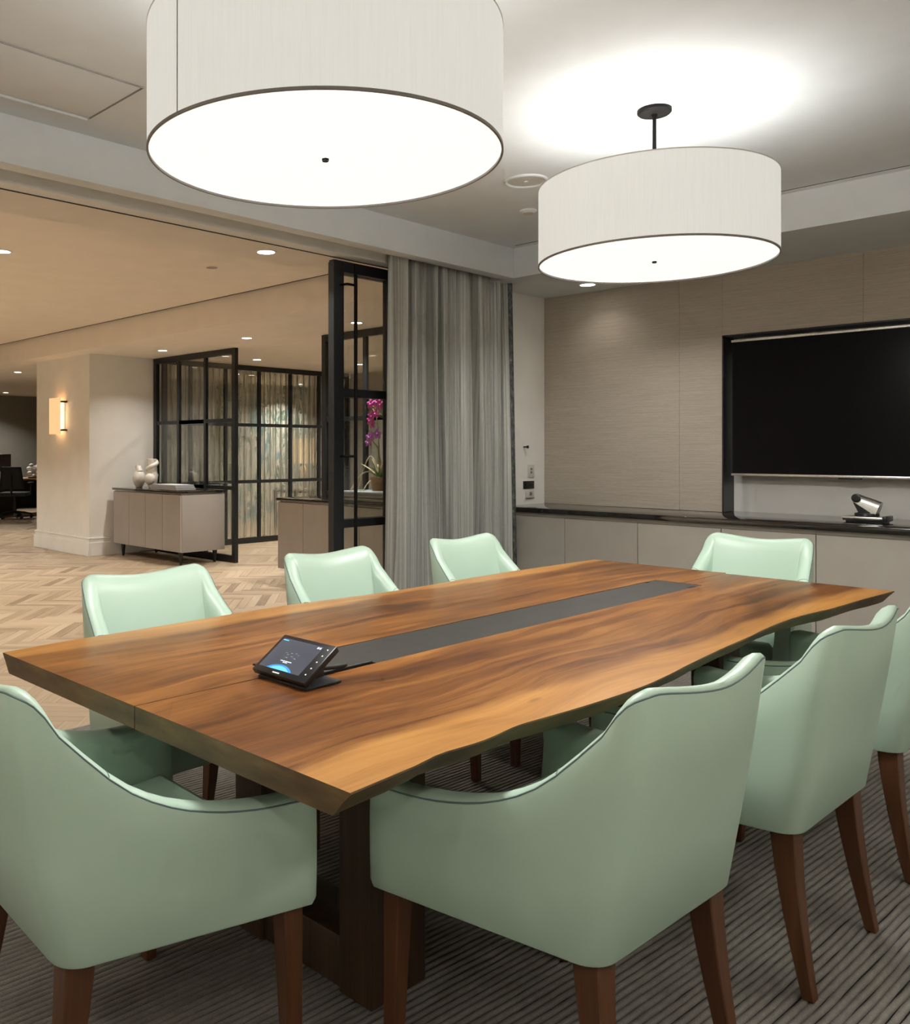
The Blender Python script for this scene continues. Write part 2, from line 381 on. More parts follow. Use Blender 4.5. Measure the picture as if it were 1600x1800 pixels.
# herringbone oak of the lobby
def lobby_floor():
    x0, x1, y0, y1 = -3.0, 12.0, LY+.014, 19.0
    fl = struct(box('floor', x0-.1, x1+.1, LY, y1+.1, -.08, -.0135, 'slot_dark'))
    box('threshold_strip', RX, 4.2, LY, LY+.014, -.0135, .001, 'grey_trim', fl)
    Wd, Ln, T = .075, .525, .013; n = int(round(Ln/Wd)); g = .0011
    d1 = np.array([1, -1])/math.sqrt(2); d2 = np.array([1, 1])/math.sqrt(2)
    planks = []
    # herringbone lattice: horizontal piece [0,Ln]x[0,Wd]; vertical piece [0,Wd]x[Wd,Wd+Ln]; steps (Wd,Wd) and (2Ln... )
    for i in range(-420, 421):
        for j in range(-60, 61):
            ox = i*Wd + j*(Ln+0); oy = i*Wd - j*Ln
            for (a, b, c, d, vert) in ((0, 0, Ln, Wd, 0), (0-0, Wd, Wd, Wd+Ln, 1)):
                p0 = (ox+a, oy+b); p1 = (ox+c, oy+d)
                cc = np.array([(p0[0]+p1[0])/2, (p0[1]+p1[1])/2]); wpt = d1*cc[0]+d2*cc[1]+np.array([3.0, 8.0])
                if x0-.4 < wpt[0] < x1+.4 and y0-.4 < wpt[1] < y1+.4: planks.append((p0, p1, vert, wpt))
    s, c = math.sin(.8155), math.cos(.8155)
    def pixel(pt):
        X = pt[0]*s-pt[1]*c; Z = pt[0]*c+pt[1]*s
        return (593.8+1545.7*X/max(Z, .1), 791.1+1545.7*HC/max(Z, .1), Z)
    def poly(p):
        p0, p1, vert, wpt = p
        q = [(p0[0]+g/2, p0[1]+g/2), (p1[0]-g/2, p0[1]+g/2), (p1[0]-g/2, p1[1]-g/2), (p0[0]+g/2, p1[1]-g/2)]
        return [tuple(d1*a+d2*b+np.array([3.0, 8.0])) for a, b in q]
    def clip(pl):
        for ax, lim, sg in ((0, x0, 1), (0, x1, -1), (1, y0, 1), (1, y1, -1)):
            out = []
            for k in range(len(pl)):
                a, b = pl[k-1], pl[k]; ia = (a[ax]-lim)*sg >= 0; ib = (b[ax]-lim)*sg >= 0
                if ia != ib:
                    t = (lim-a[ax])/(b[ax]-a[ax]); out.append((a[0]+t*(b[0]-a[0]), a[1]+t*(b[1]-a[1])))
                if ib: out.append(b)
            pl = out
            if len(pl) < 3: return None
        return pl
    # pieces that fill the frame come first
    vis = []
    rest = []
    for p in planks:
        px, py, Z = pixel(p[3])
        whole = all(x0 < a < x1 and y0 < b < y1 for a, b in poly(p))
        seen = whole and Z > 1 and -20 < px < 520 and 930 < py < 1290 and not (px < 8) 
        hid = (p[3][0] > 5.1 and p[3][1] > 9.5) or (5.45 < p[3][0] < 6.05 and 8.3 < p[3][1] < 9.8) or (p[3][0] > 5.4 and p[3][1] < 6.65)
        (vis if seen and not hid else rest).append((Z, p))
    vis.sort(key=lambda q: q[0]); rest += vis[300:]; vis = vis[:300]
    me = bpy.data.meshes.new('plank'); L2, W2 = Ln/2-g/2, Wd/2-g/2; e = .0012
    vv = [(-L2, -W2, -T), (L2, -W2, -T), (L2, W2, -T), (-L2, W2, -T), (-L2, -W2, -e), (L2, -W2, -e), (L2, W2, -e), (-L2, W2, -e), (-L2+e, -W2+e, 0), (L2-e, -W2+e, 0), (L2-e, W2-e, 0), (-L2+e, W2-e, 0)]
    ff = [(8, 9, 10, 11)]+[(4+k, 4+(k+1) % 4, 8+(k+1) % 4, 8+k) for k in range(4)]+[(k, (k+1) % 4, 4+(k+1) % 4, 4+k) for k in range(4)]
    me.from_pydata(vv, [], ff); me.update(); l = me.uv_layers.new(name='UVMap')
    for lp in me.loops: l.data[lp.index].uv = vv[lp.vertex_index][:2]
    me.materials.append(M['oak_plank'])
    for Z, p in vis:
        o = bpy.data.objects.new('plank', me); C.objects.link(o); o.parent = fl
        o.location = (p[3][0], p[3][1], 0); o.rotation_euler = (0, 0, -PI/4+(PI/2 if p[2] else 0))
    V = []; F = []; U = []
    for Z, p in rest:
        pl = clip(poly(p))
        if not pl: continue
        k = len(V); n_ = len(pl); dd = d2 if p[2] else d1; ee = d1 if p[2] else d2
        for zz in (0, -T):
            for a, b in pl: V.append((a, b, zz)); q = np.array([a, b])-p[3]; U.append((float(q@dd), float(q@ee)))
        F.append(tuple(range(k, k+n_)))
        for m_ in range(n_): F.append((k+m_, k+n_+m_, k+n_+(m_+1) % n_, k+(m_+1) % n_))
    o = pyobj('plank_field', V, F, 'oak_plank', fl, uv=U); o['kind'] = 'stuff'
lobby_floor()

# ceiling of the meeting room with its perimeter soffit
struct(box('ceiling', RX, 4.868, RY, 3.512, CZ, CZ+.12, 'ceiling_paint'))
struct(box('ceiling', 4.890, 4.94, RY, 3.512, CZ, CZ+.12, 'ceiling_paint'))
tag(box('slot_diffuser', 4.868, 4.890, RY, 3.46, CZ+.003, CZ+.09, 'slot_dark'), 'long black linear air slot in the ceiling along the soffit before the television wall', 'air slot')
struct(box('ceiling', 4.868, 4.890, 3.46, 3.512, CZ, CZ+.12, 'ceiling_paint'))
struct(box('trim_1', 4.94, WX+.2, RY, LY+.0, SZ, CZ+.12, 'ceiling_paint'))                 # soffit over the television wall
struct(box('trim_2', RX, 4.94, 3.512, 3.602, SZ, CZ+.12, 'ceiling_paint', bev=.003))        # soffit lip before the curtain pocket
struct(box('trim_3', RX, 4.94, 3.602, 3.772, SZ+.12, CZ+.12, 'ceiling_paint'))              # roof of the pocket
hd = struct(box('trim_4', RX, 4.2, 3.772, 3.862, SZ, LCZ+.1, 'lobby_paint'))                # header over the sliding doors
box('track_shadow_gap', RX, 4.2, 3.862, 3.876, SZ-.002, LCZ+.1, 'slot_dark', hd)
# walls
wl = struct(box('wall_left', 4.2, 9.6, LY, LY+.13, -.01, LCZ+.1, 'white_paint'))
struct(box('wall_behind', RX-.12, RX, RY-.12, LY, -.06, CZ+.12, 'white_paint'))
struct(box('wall_right', RX, WX+.3, RY-.12, RY, -.06, CZ+.12, 'white_paint'))
NY0, NY1, NZ = .905, 2.465, 2.049      # television niche
wb = struct(box('wall_back', WX+.16, WX+.30, RY, LY, -.06, SZ, 'white_paint'))
def panel(y0, y1, z0, z1): struct(box('wall_panel', WX, WX+.158, y0+.0007, y1-.0007, z0, z1, 'grasscloth'))
panel(2.756, LY, .8945, SZ); panel(NY1, 2.756, .8945, SZ); panel(1.641, NY1, NZ, SZ); panel(NY0, 1.641, NZ, SZ); panel(RY, NY0, .8945, SZ)
struct(box('trim_niche', WX-.004, WX+.158, NY1-.010, NY1, .8945, NZ, 'black_metal'))
struct(box('trim_niche', WX-.004, WX+.158, NY0, NY0+.010, .8945, NZ, 'black_metal'))
struct(box('trim_niche', WX-.004, WX+.158, NY0, NY1, NZ-.010, NZ, 'black_metal'))

# television
tv = thing('television', 'large dark flat television with thin silver bezel hung in the wall niche', 'television', (WX, 1.69, 1.134))
box('body', WX+.015, WX+.075, .972, 2.408, 1.136, 2.012, 'black_plastic', tv, bev=.004)
box('screen', WX+.008, WX+.016, .978, 2.402, 1.150, 2.000, 'tv_screen', tv)
box('bezel', WX+.004, WX+.02, .970, 2.410, 1.999, 2.014, 'brushed_steel', tv, bev=.002)
box('bezel', WX+.004, WX+.02, .970, 2.410, 1.134, 1.149, 'brushed_steel', tv, bev=.002)
box('wall_bracket', WX+.075, WX+.158, 1.4, 1.95, 1.35, 1.80, 'black_metal', tv)
box('sensor', WX+.012, WX+.05, 1.66, 1.78, 1.124, 1.135, 'black_plastic', tv, bev=.003)

# counter and cabinets under it
ct = tag(box('counter_top', 5.225, WX+.158, RY+.3, LY-.001, .860, .894, 'counter_black', bev=.002), 'long glossy black stone counter running along the television wall', 'counter')
ys = [LY-.002, 3.324, 2.789, 2.254, 1.73, 1.197, .664, .131]
who = ['in the corner behind the curtain', 'second from the curtain', 'third from the curtain', 'fourth from the curtain',
       'fifth from the curtain, below the conference camera', 'sixth from the curtain', 'seventh from the curtain']
for k in range(7):
    a, b = ys[k+1], ys[k]
    cb = thing('base_cabinet', 'taupe flat-front base cabinet under the counter, '+who[k], 'cabinet', (5.5, (a+b)/2, 0), 'base cabinets under the counter')
    box('body', 5.292, WX-.004, a+.0015, b-.0015, .08, .858, 'cabinet_taupe', cb)
    box('top_rail', 5.268, 5.292, a+.0005, b-.0005, .834, .858, 'cabinet_taupe', cb)
    box('door', 5.268, 5.290, a+.002, b-.002, .09, .831, 'cabinet_taupe', cb, bev=.0012, seg=1)
    box('plinth', 5.33, WX-.01, a+.002, b-.002, .0, .08, 'black_metal', cb)

# conference camera on the counter
cc = thing('conference_camera', 'silver and black conference camera on a flat base, standing on the counter under the television', 'camera', (5.55, 1.555, .894))
box('foot', 5.50, 5.60, 1.458, 1.652, .894, .908, 'black_plastic', cc, bev=.003)
box('base_plate', 5.48, 5.61, 1.462, 1.668, .915, .928, 'brushed_steel', cc, bev=.003)
box('base_body', 5.485, 5.605, 1.446, 1.662, .906, .916, 'black_plastic', cc)
box('end_cap', 5.48, 5.61, 1.444, 1.464, .904, .934, 'black_plastic', cc, bev=.003)
lathe('swivel', 5.545, 1.556, [(.058, .928), (.062, .934), (.06, .946), (.04, .95)], 'black_plastic', cc, 24)
def cam_head():
    bm = bmesh.new(); a = Vector((5.545, 1.615, 1.022)); b = Vector((5.545, 1.492, .978)); d = (b-a).normalized()
    up = Vector((1, 0, 0)).cross(d).normalized(); up = up if up.z > 0 else -up; sd = Vector((1, 0, 0))
    rings = []
    for q, hs, lo in ((a, 1, -.012), (b, 1, -.045)):
        ring = [q+sd*.034*math.cos(t)+up*(.034*math.sin(t)) for t in [PI*k/10 for k in range(11)]]
        ring += [q+sd*-.034+up*lo, q+sd*.034+up*lo]
        rings.append([bm.verts.new(p) for p in ring])
    n = len(rings[0])
    for k in range(n): bm.faces.new((rings[0][k], rings[0][(k+1) % n], rings[1][(k+1) % n], rings[1][k]))
    bm.faces.new(rings[0]); bm.faces.new(rings[1][::-1]); obj('head', bm, 'brushed_steel', cc, True, 35)
    bm = bmesh.new(); pr = [(1.618, 1.006), (1.532, .975), (1.516, .950), (1.590, .948)]
    L_ = [bm.verts.new((5.513, y, z)) for y, z in pr]; R_ = [bm.verts.new((5.577, y, z)) for y, z in pr]
    bm.faces.new(L_); bm.faces.new(R_[::-1])
    for k in range(4): bm.faces.new((L_[k], L_[(k+1) % 4], R_[(k+1) % 4], R_[k]))
    obj('yoke', bm, 'black_plastic', cc)
    o = lathe('lens', 0, 0, [(.022, 0), (.024, .006), (.016, .008), (.0, .006)], 'black_plastic', cc, 20)
    o.location = Vector((5.51, 1.60, 1.03))-cc.location; o.rotation_euler = (0, -PI/2, 0)
    o.data.transform(Matrix.Translation(wloc(cc)))
cam_head()

# plates on the wall beside the curtain
def plate(name, x0, x1, z0, z1, mat, label, cat, parts=()):
    t = thing(name, label, cat, ((x0+x1)/2, LY, z0))
    box('plate', x0, x1, LY-.008, LY, z0, z1, mat, t, bev=.002)
    for (nm, a, b, c, d, mm) in parts: box(nm, a, b, LY-.012, LY-.0075, c, d, mm, t)
plate('wall_outlet', 5.555, 5.635, 1.095, 1.19, 'switch_plate', 'cream wall outlet plate above the black control panel beside the curtain', 'outlet',
      [('socket', 5.585, 5.605, 1.150, 1.165, 'grey_trim'), ('socket', 5.585, 5.605, 1.125, 1.140, 'grey_trim')])
plate('control_panel', 5.50, 5.635, 1.010, 1.068, 'black_plastic', 'small black control panel on the white wall beside the curtain', 'panel', [('button', 5.52, 5.60, 1.03, 1.05, 'rubber_black')])
plate('wall_outlet', 5.525, 5.632, .938, 1.000, 'switch_plate', 'cream wall outlet plate under the black control panel, just over the counter', 'outlet', [('socket', 5.575, 5.60, .96, .985, 'grey_trim'), ('cover_edge', 5.525, 5.632, .938, .944, 'grey_trim')])
hk = thing('wall_hook', 'small black hook on the white wall at the edge of the curtain', 'hook', (5.518, LY, 1.32))
box('stem', 5.505, 5.515, LY-.03, LY, 1.318, 1.328, 'black_metal', hk); box('knob', 5.512, 5.526, LY-.036, LY-.022, 1.312, 1.334, 'black_metal', hk, bev=.003)

# fittings in the meeting-room ceiling
sp = thing('ceiling_speaker', 'round white speaker grille set in the ceiling between the two drum lamps', 'speaker', (3.735, 2.58, CZ))
lathe('rim', 3.735, 2.58, [(.108, CZ), (.108, CZ-.007), (.100, CZ-.010), (.092, CZ-.006), (.092, CZ)], 'ceiling_paint', sp, 40, cap=False)
lathe('grille', 3.735, 2.58, [(.092, CZ-.001), (.088, CZ-.004), (.02, CZ-.006), (.0, CZ-.006)], 'switch_plate', sp, 40, cap=False)
lathe('cap', 3.735, 2.58, [(.012, CZ-.004), (.012, CZ-.009), (0, CZ-.010)], 'ceiling_paint', sp, 16, cap=False)
sm = thing('smoke_detector', 'small round white ceiling detector near the corner above the curtain', 'detector', (4.213, 2.895, CZ))
lathe('base', 4.213, 2.895, [(.048, CZ), (.048, CZ-.008), (.040, CZ-.012)], 'ceiling_paint', sm, 28)
lathe('cover', 4.213, 2.895, [(.036, CZ-.011), (.030, CZ-.018), (0, CZ-.020)], 'switch_plate', sm, 24)
ap = thing('access_panel', 'rounded square access panel in the ceiling next to the nearer drum lamp', 'panel', (1.51, 3.11, CZ))
box('door', 1.12, 1.722, 2.905, 3.316, CZ-.004, CZ, 'ceiling_paint', ap, bev=.002)
box('frame_edge', 1.12, 1.732, 2.899, 2.902, CZ-.006, CZ, 'book_grey', ap); box('frame_edge', 1.7275, 1.7300, 2.90, 3.32, CZ-.006, CZ, 'book_grey', ap)
box('frame_edge', 1.12, 1.722, 3.322, 3.334, CZ-.012, CZ, 'ceiling_paint', ap, bev=.002)

def downlight(x, y, z, label, power, group='recessed ceiling downlights', col=WARM, r=.052):
    t = thing('downlight', label, 'downlight', (x, y, z), group)
    lathe('trim_ring', x, y, [(r+.012, z), (r+.012, z-.004), (r, z-.005), (r, z)], 'ceiling_paint', t, 28, cap=False)
    lathe('lens', x, y, [(r, z-.0015), (0, z-.0015)], 'downlight_glow', t, 28, cap=False)
    light('beam', 'AREA', (x, y, z-.012), power, col, t, shape='DISK', size=r*1.7, spread=math.radians(125))
    return t
downlight(5.506, 3.29, SZ, 'round downlight in the soffit just below the further drum lamp', .7, col=(1, .93, .82))
ROOM_FILL_W = 2.5  # each unseen fill light added to brighten chair backs and carpet
for y, lb in ((2.45, 'added fill light in the soffit, hidden behind the further drum lamp'), (2.92, 'added fill light in the soffit hidden by the curtain side of the further drum lamp'), (.55, 'added fill light in the soffit past the television, outside the picture')):
    downlight(5.02, y, SZ, lb, 3.6, col=(1, .97, .92))  # fill lights added out of sight to brighten the television wall
for k, (x, y) in enumerate(((-.9, 3.0), (-.9, 2.2), (-.9, 1.4), (-.9, .5), (-.9, -.5), (0, -1.0), (.7, -1.0), (1.4, -1.0), (2.1, -1.0), (2.8, -1.0), (3.5, -1.0), (4.2, -1.0))):
    downlight(x, y, CZ, 'added fill light in the meeting room ceiling behind the camera', ROOM_FILL_W, col=(1, .98, .94), r=.16)

# ------------------------------------------------------------------ drum lamps
def drum(x, y, label, seam_ang):
    R = .4525; z0, z1 = 2.05, 2.357
    t = thing('drum_pendant', label, 'lamp', (x, y, CZ), 'drum pendant lamps over the table')
    n = 96; bm = bmesh.new()
    add_lathe(bm, x, y, [(R-.003, z0), (R, z0), (R, z1), (R-.003, z1), (R-.003, z0)], n, cap=False)
    sh = obj('shade', bm, 'shade_fabric', t, True, 30)
    lathe('diffuser', x, y, [(R-.006, z0+.006), (R-.012, z0+.004), (0, z0+.004)], 'diffuser_glow', t, 72, cap=False)
    bm = bmesh.new(); add_lathe(bm, x, y, [(R+.0012, z0-.001), (R+.0012, z0+.006), (R-.004, z0+.006), (R-.004, z0-.001), (R+.0012, z0-.001)], n, cap=False); obj('rim_trim', bm, 'grey_trim', t, True, 30)
    bm = bmesh.new(); add_lathe(bm, x, y, [(R+.001, z1-.003), (R+.001, z1+.001), (R-.004, z1+.001), (R-.004, z1-.003), (R+.001, z1-.003)], n, cap=False); obj('rim_trim', bm, 'switch_plate', t, True, 30)
    a = seam_ang; bm = bmesh.new()
    for k in range(2): pass
    add_tube(bm, [(x+(R+.0005)*math.cos(a), y+(R+.0005)*math.sin(a), z0+.006), (x+(R+.0005)*math.cos(a), y+(R+.0005)*math.sin(a), z1-.003)], .0016, 6); obj('seam', bm, 'tray_grey', sh)
    lathe('finial', x, y, [(.009, z0+.005), (.0095, z0-.001), (.008, z0-.003), (0, z0-.0035)], 'bronze', t, 20)
    lathe('stem', x, y, [(.0075, z0+.02), (.0075, CZ-.018)], 'bronze', t, 16)
    lathe('canopy', x, y, [(.066, CZ), (.066, CZ-.012), (.060, CZ-.018), (.012, CZ-.020), (.010, CZ-.03)], 'bronze', t, 36)
    bm = bmesh.new()
    for k in range(3):
        q = k*2*PI/3+.4; add_tube(bm, [(x, y, z1-.02), (x+(R-.004)*math.cos(q), y+(R-.004)*math.sin(q), z1-.005)], .003, 6)
    obj('spider', bm, 'bronze', t)
    light('diffuser_light', 'AREA', (x, y, z0-.001), LAMP_W, (1, .995, .97), t, shape='DISK', size=.44)
    for k in range(3):
        q = k*2*PI/3+1.2; bx, by = x+.17*math.cos(q), y+.17*math.sin(q)
        tube('bulb_arm', [(x, y, 2.24), (bx, by, 2.24)], .006, 'bronze', t)
        bm = bmesh.new(); add_ball(bm, (bx, by, 2.20), .034); obj('bulb', bm, 'bulb_glow', t, True)
        light('bulb_light', 'POINT', (bx, by, 2.325), BULB_W, (1, .995, .975), t, shadow_soft_size=.11)
    return t
drum(1.538, 1.680, 'larger-looking off-white drum pendant with a glowing underside, cut by the picture top', math.radians(180.6))
drum(3.333, 1.692, 'further off-white drum pendant on a bronze stem, hanging above the far half of the table', math.radians(30))

# ------------------------------------------------------------------ table
TZ, TB = .745, .695
tb = thing('conference_table', 'long live-edge walnut conference table with a dark metal strip along its middle', 'table', (2.477, 1.69, 0))
er = [(.990, 1.022), (1.092, 1.028), (1.171, 1.032), (1.239, 1.046), (1.273, 1.040), (1.33, 1.033), (1.383, 1.033), (1.459, 1.042), (1.501, 1.043), (1.573, 1.033), (1.696, 1.022), (1.83, 1.014), (1.951, 1.012), (2.08, 1.02), (2.206, 1.033),
      (2.35, 1.045), (2.497, 1.055), (2.707, 1.066), (2.842, 1.078), (2.98, 1.084), (3.121, 1.083), (3.24, 1.072), (3.365, 1.056), (3.5, 1.05), (3.613, 1.045), (3.78, 1.034), (3.968, 1.018)]
el = [(.984, 2.384), (1.1, 2.396), (1.205, 2.403), (1.377, 2.400), (1.55, 2.404), (1.733, 2.410), (1.88, 2.416), (2.009, 2.415), (2.2, 2.398), (2.35, 2.382), (2.519, 2.370), (2.75, 2.372), (3.05, 2.384), (3.343, 2.386), (3.55, 2.375), (3.782, 2.363), (4.005, 2.358)]
def fine(e):
    xs = np.array([p[0] for p in e]); yy = np.array([p[1] for p in e]); n = 90; X = np.linspace(xs[0], xs[-1], n); Y = np.interp(X, xs, yy)
    Ys = np.convolve(np.pad(Y, 1, mode='edge'), [.25, .5, .25], 'valid'); Ys[0] = Y[0]; Ys[-1] = Y[-1]
    return list(zip(X, Ys))
SX0, SX1, SY0, SY1 = 1.395, 3.566, 1.600, 1.806
def slab(name, edge, sgn):
    # edge: the live edge; the other side is the straight seam at y 1.690 with the strip cut out of it
    E_ = fine(edge); n = len(E_); rr = np.random.default_rng(3 if sgn > 0 else 4)
    sy = 1.6882 if sgn < 0 else 1.6912; cut = SY0 if sgn < 0 else SY1
    seam = [(E_[-1][0]+(-.004 if sgn > 0 else .010), sy), (SX1, sy), (SX1, cut), (SX0, cut), (SX0, sy), (.986, sy)]
    ins = np.convolve(rr.normal(0, .010, n+8), np.ones(9)/9, 'valid')*1.6
    rows = []
    for z, off in ((TZ, 0), (TZ-.003, -.001), ((TZ+TB)/2+.004, .018), (TB+.004, .040), (TB, .046)):
        row = [(x, y-sgn*(off*(1+ins[k]*14 if off > 0 else 1)), z) for k, (x, y) in enumerate(E_)]
        row += [(x, y, z) for x, y in seam]; rows.append(row)
    V = [p for r in rows for p in r]; m = len(rows[0]); F = []; mats = []
    for a in range(len(rows)-1):
        for k in range(m):
            k2 = (k+1) % m; F.append((a*m+k, a*m+k2, (a+1)*m+k2, (a+1)*m+k)); mats.append(1)
    F.append(tuple(range(m))); mats.append(0); F.append(tuple(range(4*m, 5*m))[::-1]); mats.append(1)
    o = pyobj(name, V, F, ['slab_walnut', 'slab_edge'], tb)
    o.data.polygons.foreach_set('material_index', mats)
    bm = bmesh.new(); bm.from_mesh(o.data); bmesh.ops.recalc_face_normals(bm, faces=bm.faces)
    bmesh.ops.triangulate(bm, faces=[f for f in bm.faces if len(f.verts) > 4]); bm.to_mesh(o.data); bm.free()
    for p in o.data.polygons: p.use_smooth = (p.material_index == 1)
    o.data.set_sharp_from_angle(angle=math.radians(38))
    return o
slab('tabletop_slab', er, -1); slab('tabletop_slab', el, 1)
box('cable_strip', 1.648, SX1-.001, SY0+.001, SY1-.001, TB+.01, TZ-.0008, 'strip_metal', tb, bev=.0012, seg=1)
fl_ = box('cable_flap', SX0+.002, 1.645, SY0+.014, SY1-.001, TZ-.004, TZ+.0035, 'strip_metal', tb, bev=.001, seg=1)
box('cable_trough', SX0+.001, 1.646, SY0+.0005, SY1-.0005, TB+.004, TZ-.012, 'slot_dark', tb)
box('finger_notch', 3.46, 3.492, SY1-.018, SY1-.002, TZ-.0007, TZ-.0002, 'slot_dark', tb); box('finger_notch', 3.46, 3.51, SY0+.002, SY0+.022, TZ-.0007, TZ-.0002, 'slot_dark', tb)
for bx in (1.449, 3.315):
    for (a, b) in ((1.425, 1.535), (1.835, 1.950)): box('leg', bx, bx+.19, a, b, 0, TB+.001, 'base_oak', tb, bev=.004)
    box('floor_beam', bx+.012, bx+.178, 1.535, 1.835, 0, .125, 'base_oak', tb, bev=.004)
box('under_rail', 1.64, 3.315, 1.60, 1.78, TB-.075, TB-.001, 'base_oak', tb, bev=.003)

# touch panel on the table
tp = thing('touch_panel', 'tilted black touch panel with a lit screen standing on the table', 'tablet', (1.385, 1.61, TZ))
def touch():
    def add_prism(name, pts, y0, y1, mat, bev=.002):
        bm = bmesh.new(); a = [bm.verts.new((x, y0, z)) for x, z in pts]; b = [bm.verts.new((x, y1, z)) for x, z in pts]
        bm.faces.new(a); bm.faces.new(b[::-1]); n = len(pts)
        for k in range(n): bm.faces.new((a[k], b[k], b[(k+1) % n], a[(k+1) % n]))
        if bev: bmesh.ops.bevel(bm, geom=list(bm.edges), offset=bev, segments=2, affect='EDGES')
        return obj(name, bm, mat, tp, True, 35)
    box('foot', 1.334, 1.446, 1.522, 1.702, TZ, TZ+.006, 'rubber_black', tp, bev=.002)
    add_prism('arm', [(1.375, TZ+.005), (1.44, TZ+.005), (1.435, .80), (1.385, .785)], 1.575, 1.655, 'rubber_black', .002)
    # slanted body: local frame u (along y), v (up the face), n (out of the face)
    p0 = Vector((1.322, 1.518, .766)); v = Vector((.105, 0, .069)); H = v.length; v.normalize(); u = Vector((0, 1, 0)); nn = Vector((-v.z, 0, v.x)); W_ = .193
    rot = Matrix((u, v, nn)).transposed().to_4x4(); M4 = Matrix.Translation(p0) @ rot
    def quadbox(name, u0, u1, v0, v1, n0, n1, mat, bev=0, par=tp):
        bm = bmesh.new(); add_box(bm, u0, u1, v0, v1, n0, n1, bev, 2); bmesh.ops.transform(bm, matrix=M4, verts=bm.verts); return obj(name, bm, mat, par, bool(bev), 35)
    bd = quadbox('body', 0, W_, 0, H, -.016, 0, 'black_plastic', .003)
    # seen from the front, u runs right to left
    s = quadbox('screen', .034, W_-.012, .016, H-.012, -.001, .0006, 'tablet_screen')
    for k in range(5):
        bm = bmesh.new(); add_lathe(bm, .016, .024+k*.021, [(.0022, .0005), (.0018, .0009), (0, .0009)], 12); bmesh.ops.transform(bm, matrix=M4, verts=bm.verts); obj('button', bm, 'led_white', tp, True)
    # picture on the screen: blue globe edge, lines of writing, icons
    cu = (W_+.022)/2; bm = bmesh.new(); R = .075; cv = .016+.017-R
    arc = [(cu+R*math.sin(t), cv+R*math.cos(t)) for t in np.linspace(-.70, .70, 25)]; arc = [(a, b) for a, b in arc if b > .0162]
    vs = [bm.verts.new((a, b, .0009)) for a, b in arc]; lo = [bm.verts.new((a, .0162, .0009)) for a, b in arc]
    for k in range(len(vs)-1): bm.faces.new((vs[k], vs[k+1], lo[k+1], lo[k]))
    bmesh.ops.transform(bm, matrix=M4, verts=bm.verts); obj('screen_globe', bm, 'screen_blue', s)
    bm = bmesh.new(); R2 = .060; cv2 = .016+.0125-R2
    arc = [(cu+R2*math.sin(t), cv2+R2*math.cos(t)) for t in np.linspace(-.75, .75, 25)]; arc = [(a, b) for a, b in arc if b > .0163]
    vs = [bm.verts.new((a, b, .0011)) for a, b in arc]; lo = [bm.verts.new((a, .0163, .0011)) for a, b in arc]
    for k in range(len(vs)-1): bm.faces.new((vs[k], vs[k+1], lo[k+1], lo[k]))
    bmesh.ops.transform(bm, matrix=M4, verts=bm.verts); obj('screen_globe', bm, 'screen_cyan', s)
    quadbox('screen_text', cu-.020, cu+.020, .044, .0462, .0008, .0010, 'screen_text', 0, s); quadbox('screen_text', cu-.008, cu+.008, .0400, .0420, .0008, .0010, 'screen_text', 0, s)
    quadbox('screen_text', W_-.036, W_-.015, H-.0195, H-.0165, .0008, .0010, 'screen_cyan', 0, s)
    quadbox('screen_icon', .0375, .0425, H-.022, H-.016, .0008, .0010, 'screen_text', 0, s); quadbox('screen_icon', .0455, .0505, H-.022, H-.016, .0008, .0010, 'screen_text', 0, s)
    for a, b in ((-.022, .070), (-.010, .074), (.004, .072), (.014, .066), (.022, .070), (-.018, .058), (-.004, .062), (.010, .056)):
        quadbox('screen_mark', cu+a-.004, cu+a+.003, b, b+.0012, .0008, .0009, 'tray_grey', 0, s)
    for k in range(6): quadbox('nameplate_letter', cu-.012+k*.0042, cu-.009+k*.0042, .0055, .0088, .0001, .0006, 'led_white')
    tube('cable', [(1.425, 1.60, .775), (1.45, 1.598, .765), (1.475, 1.60, .762), (1.50, 1.606, .758), (1.525, 1.609, .756), (1.545, 1.612, .7555)], [.006, .006, .006, .0065, .0065, .006], 'rubber_black', tp, 10)
touch()

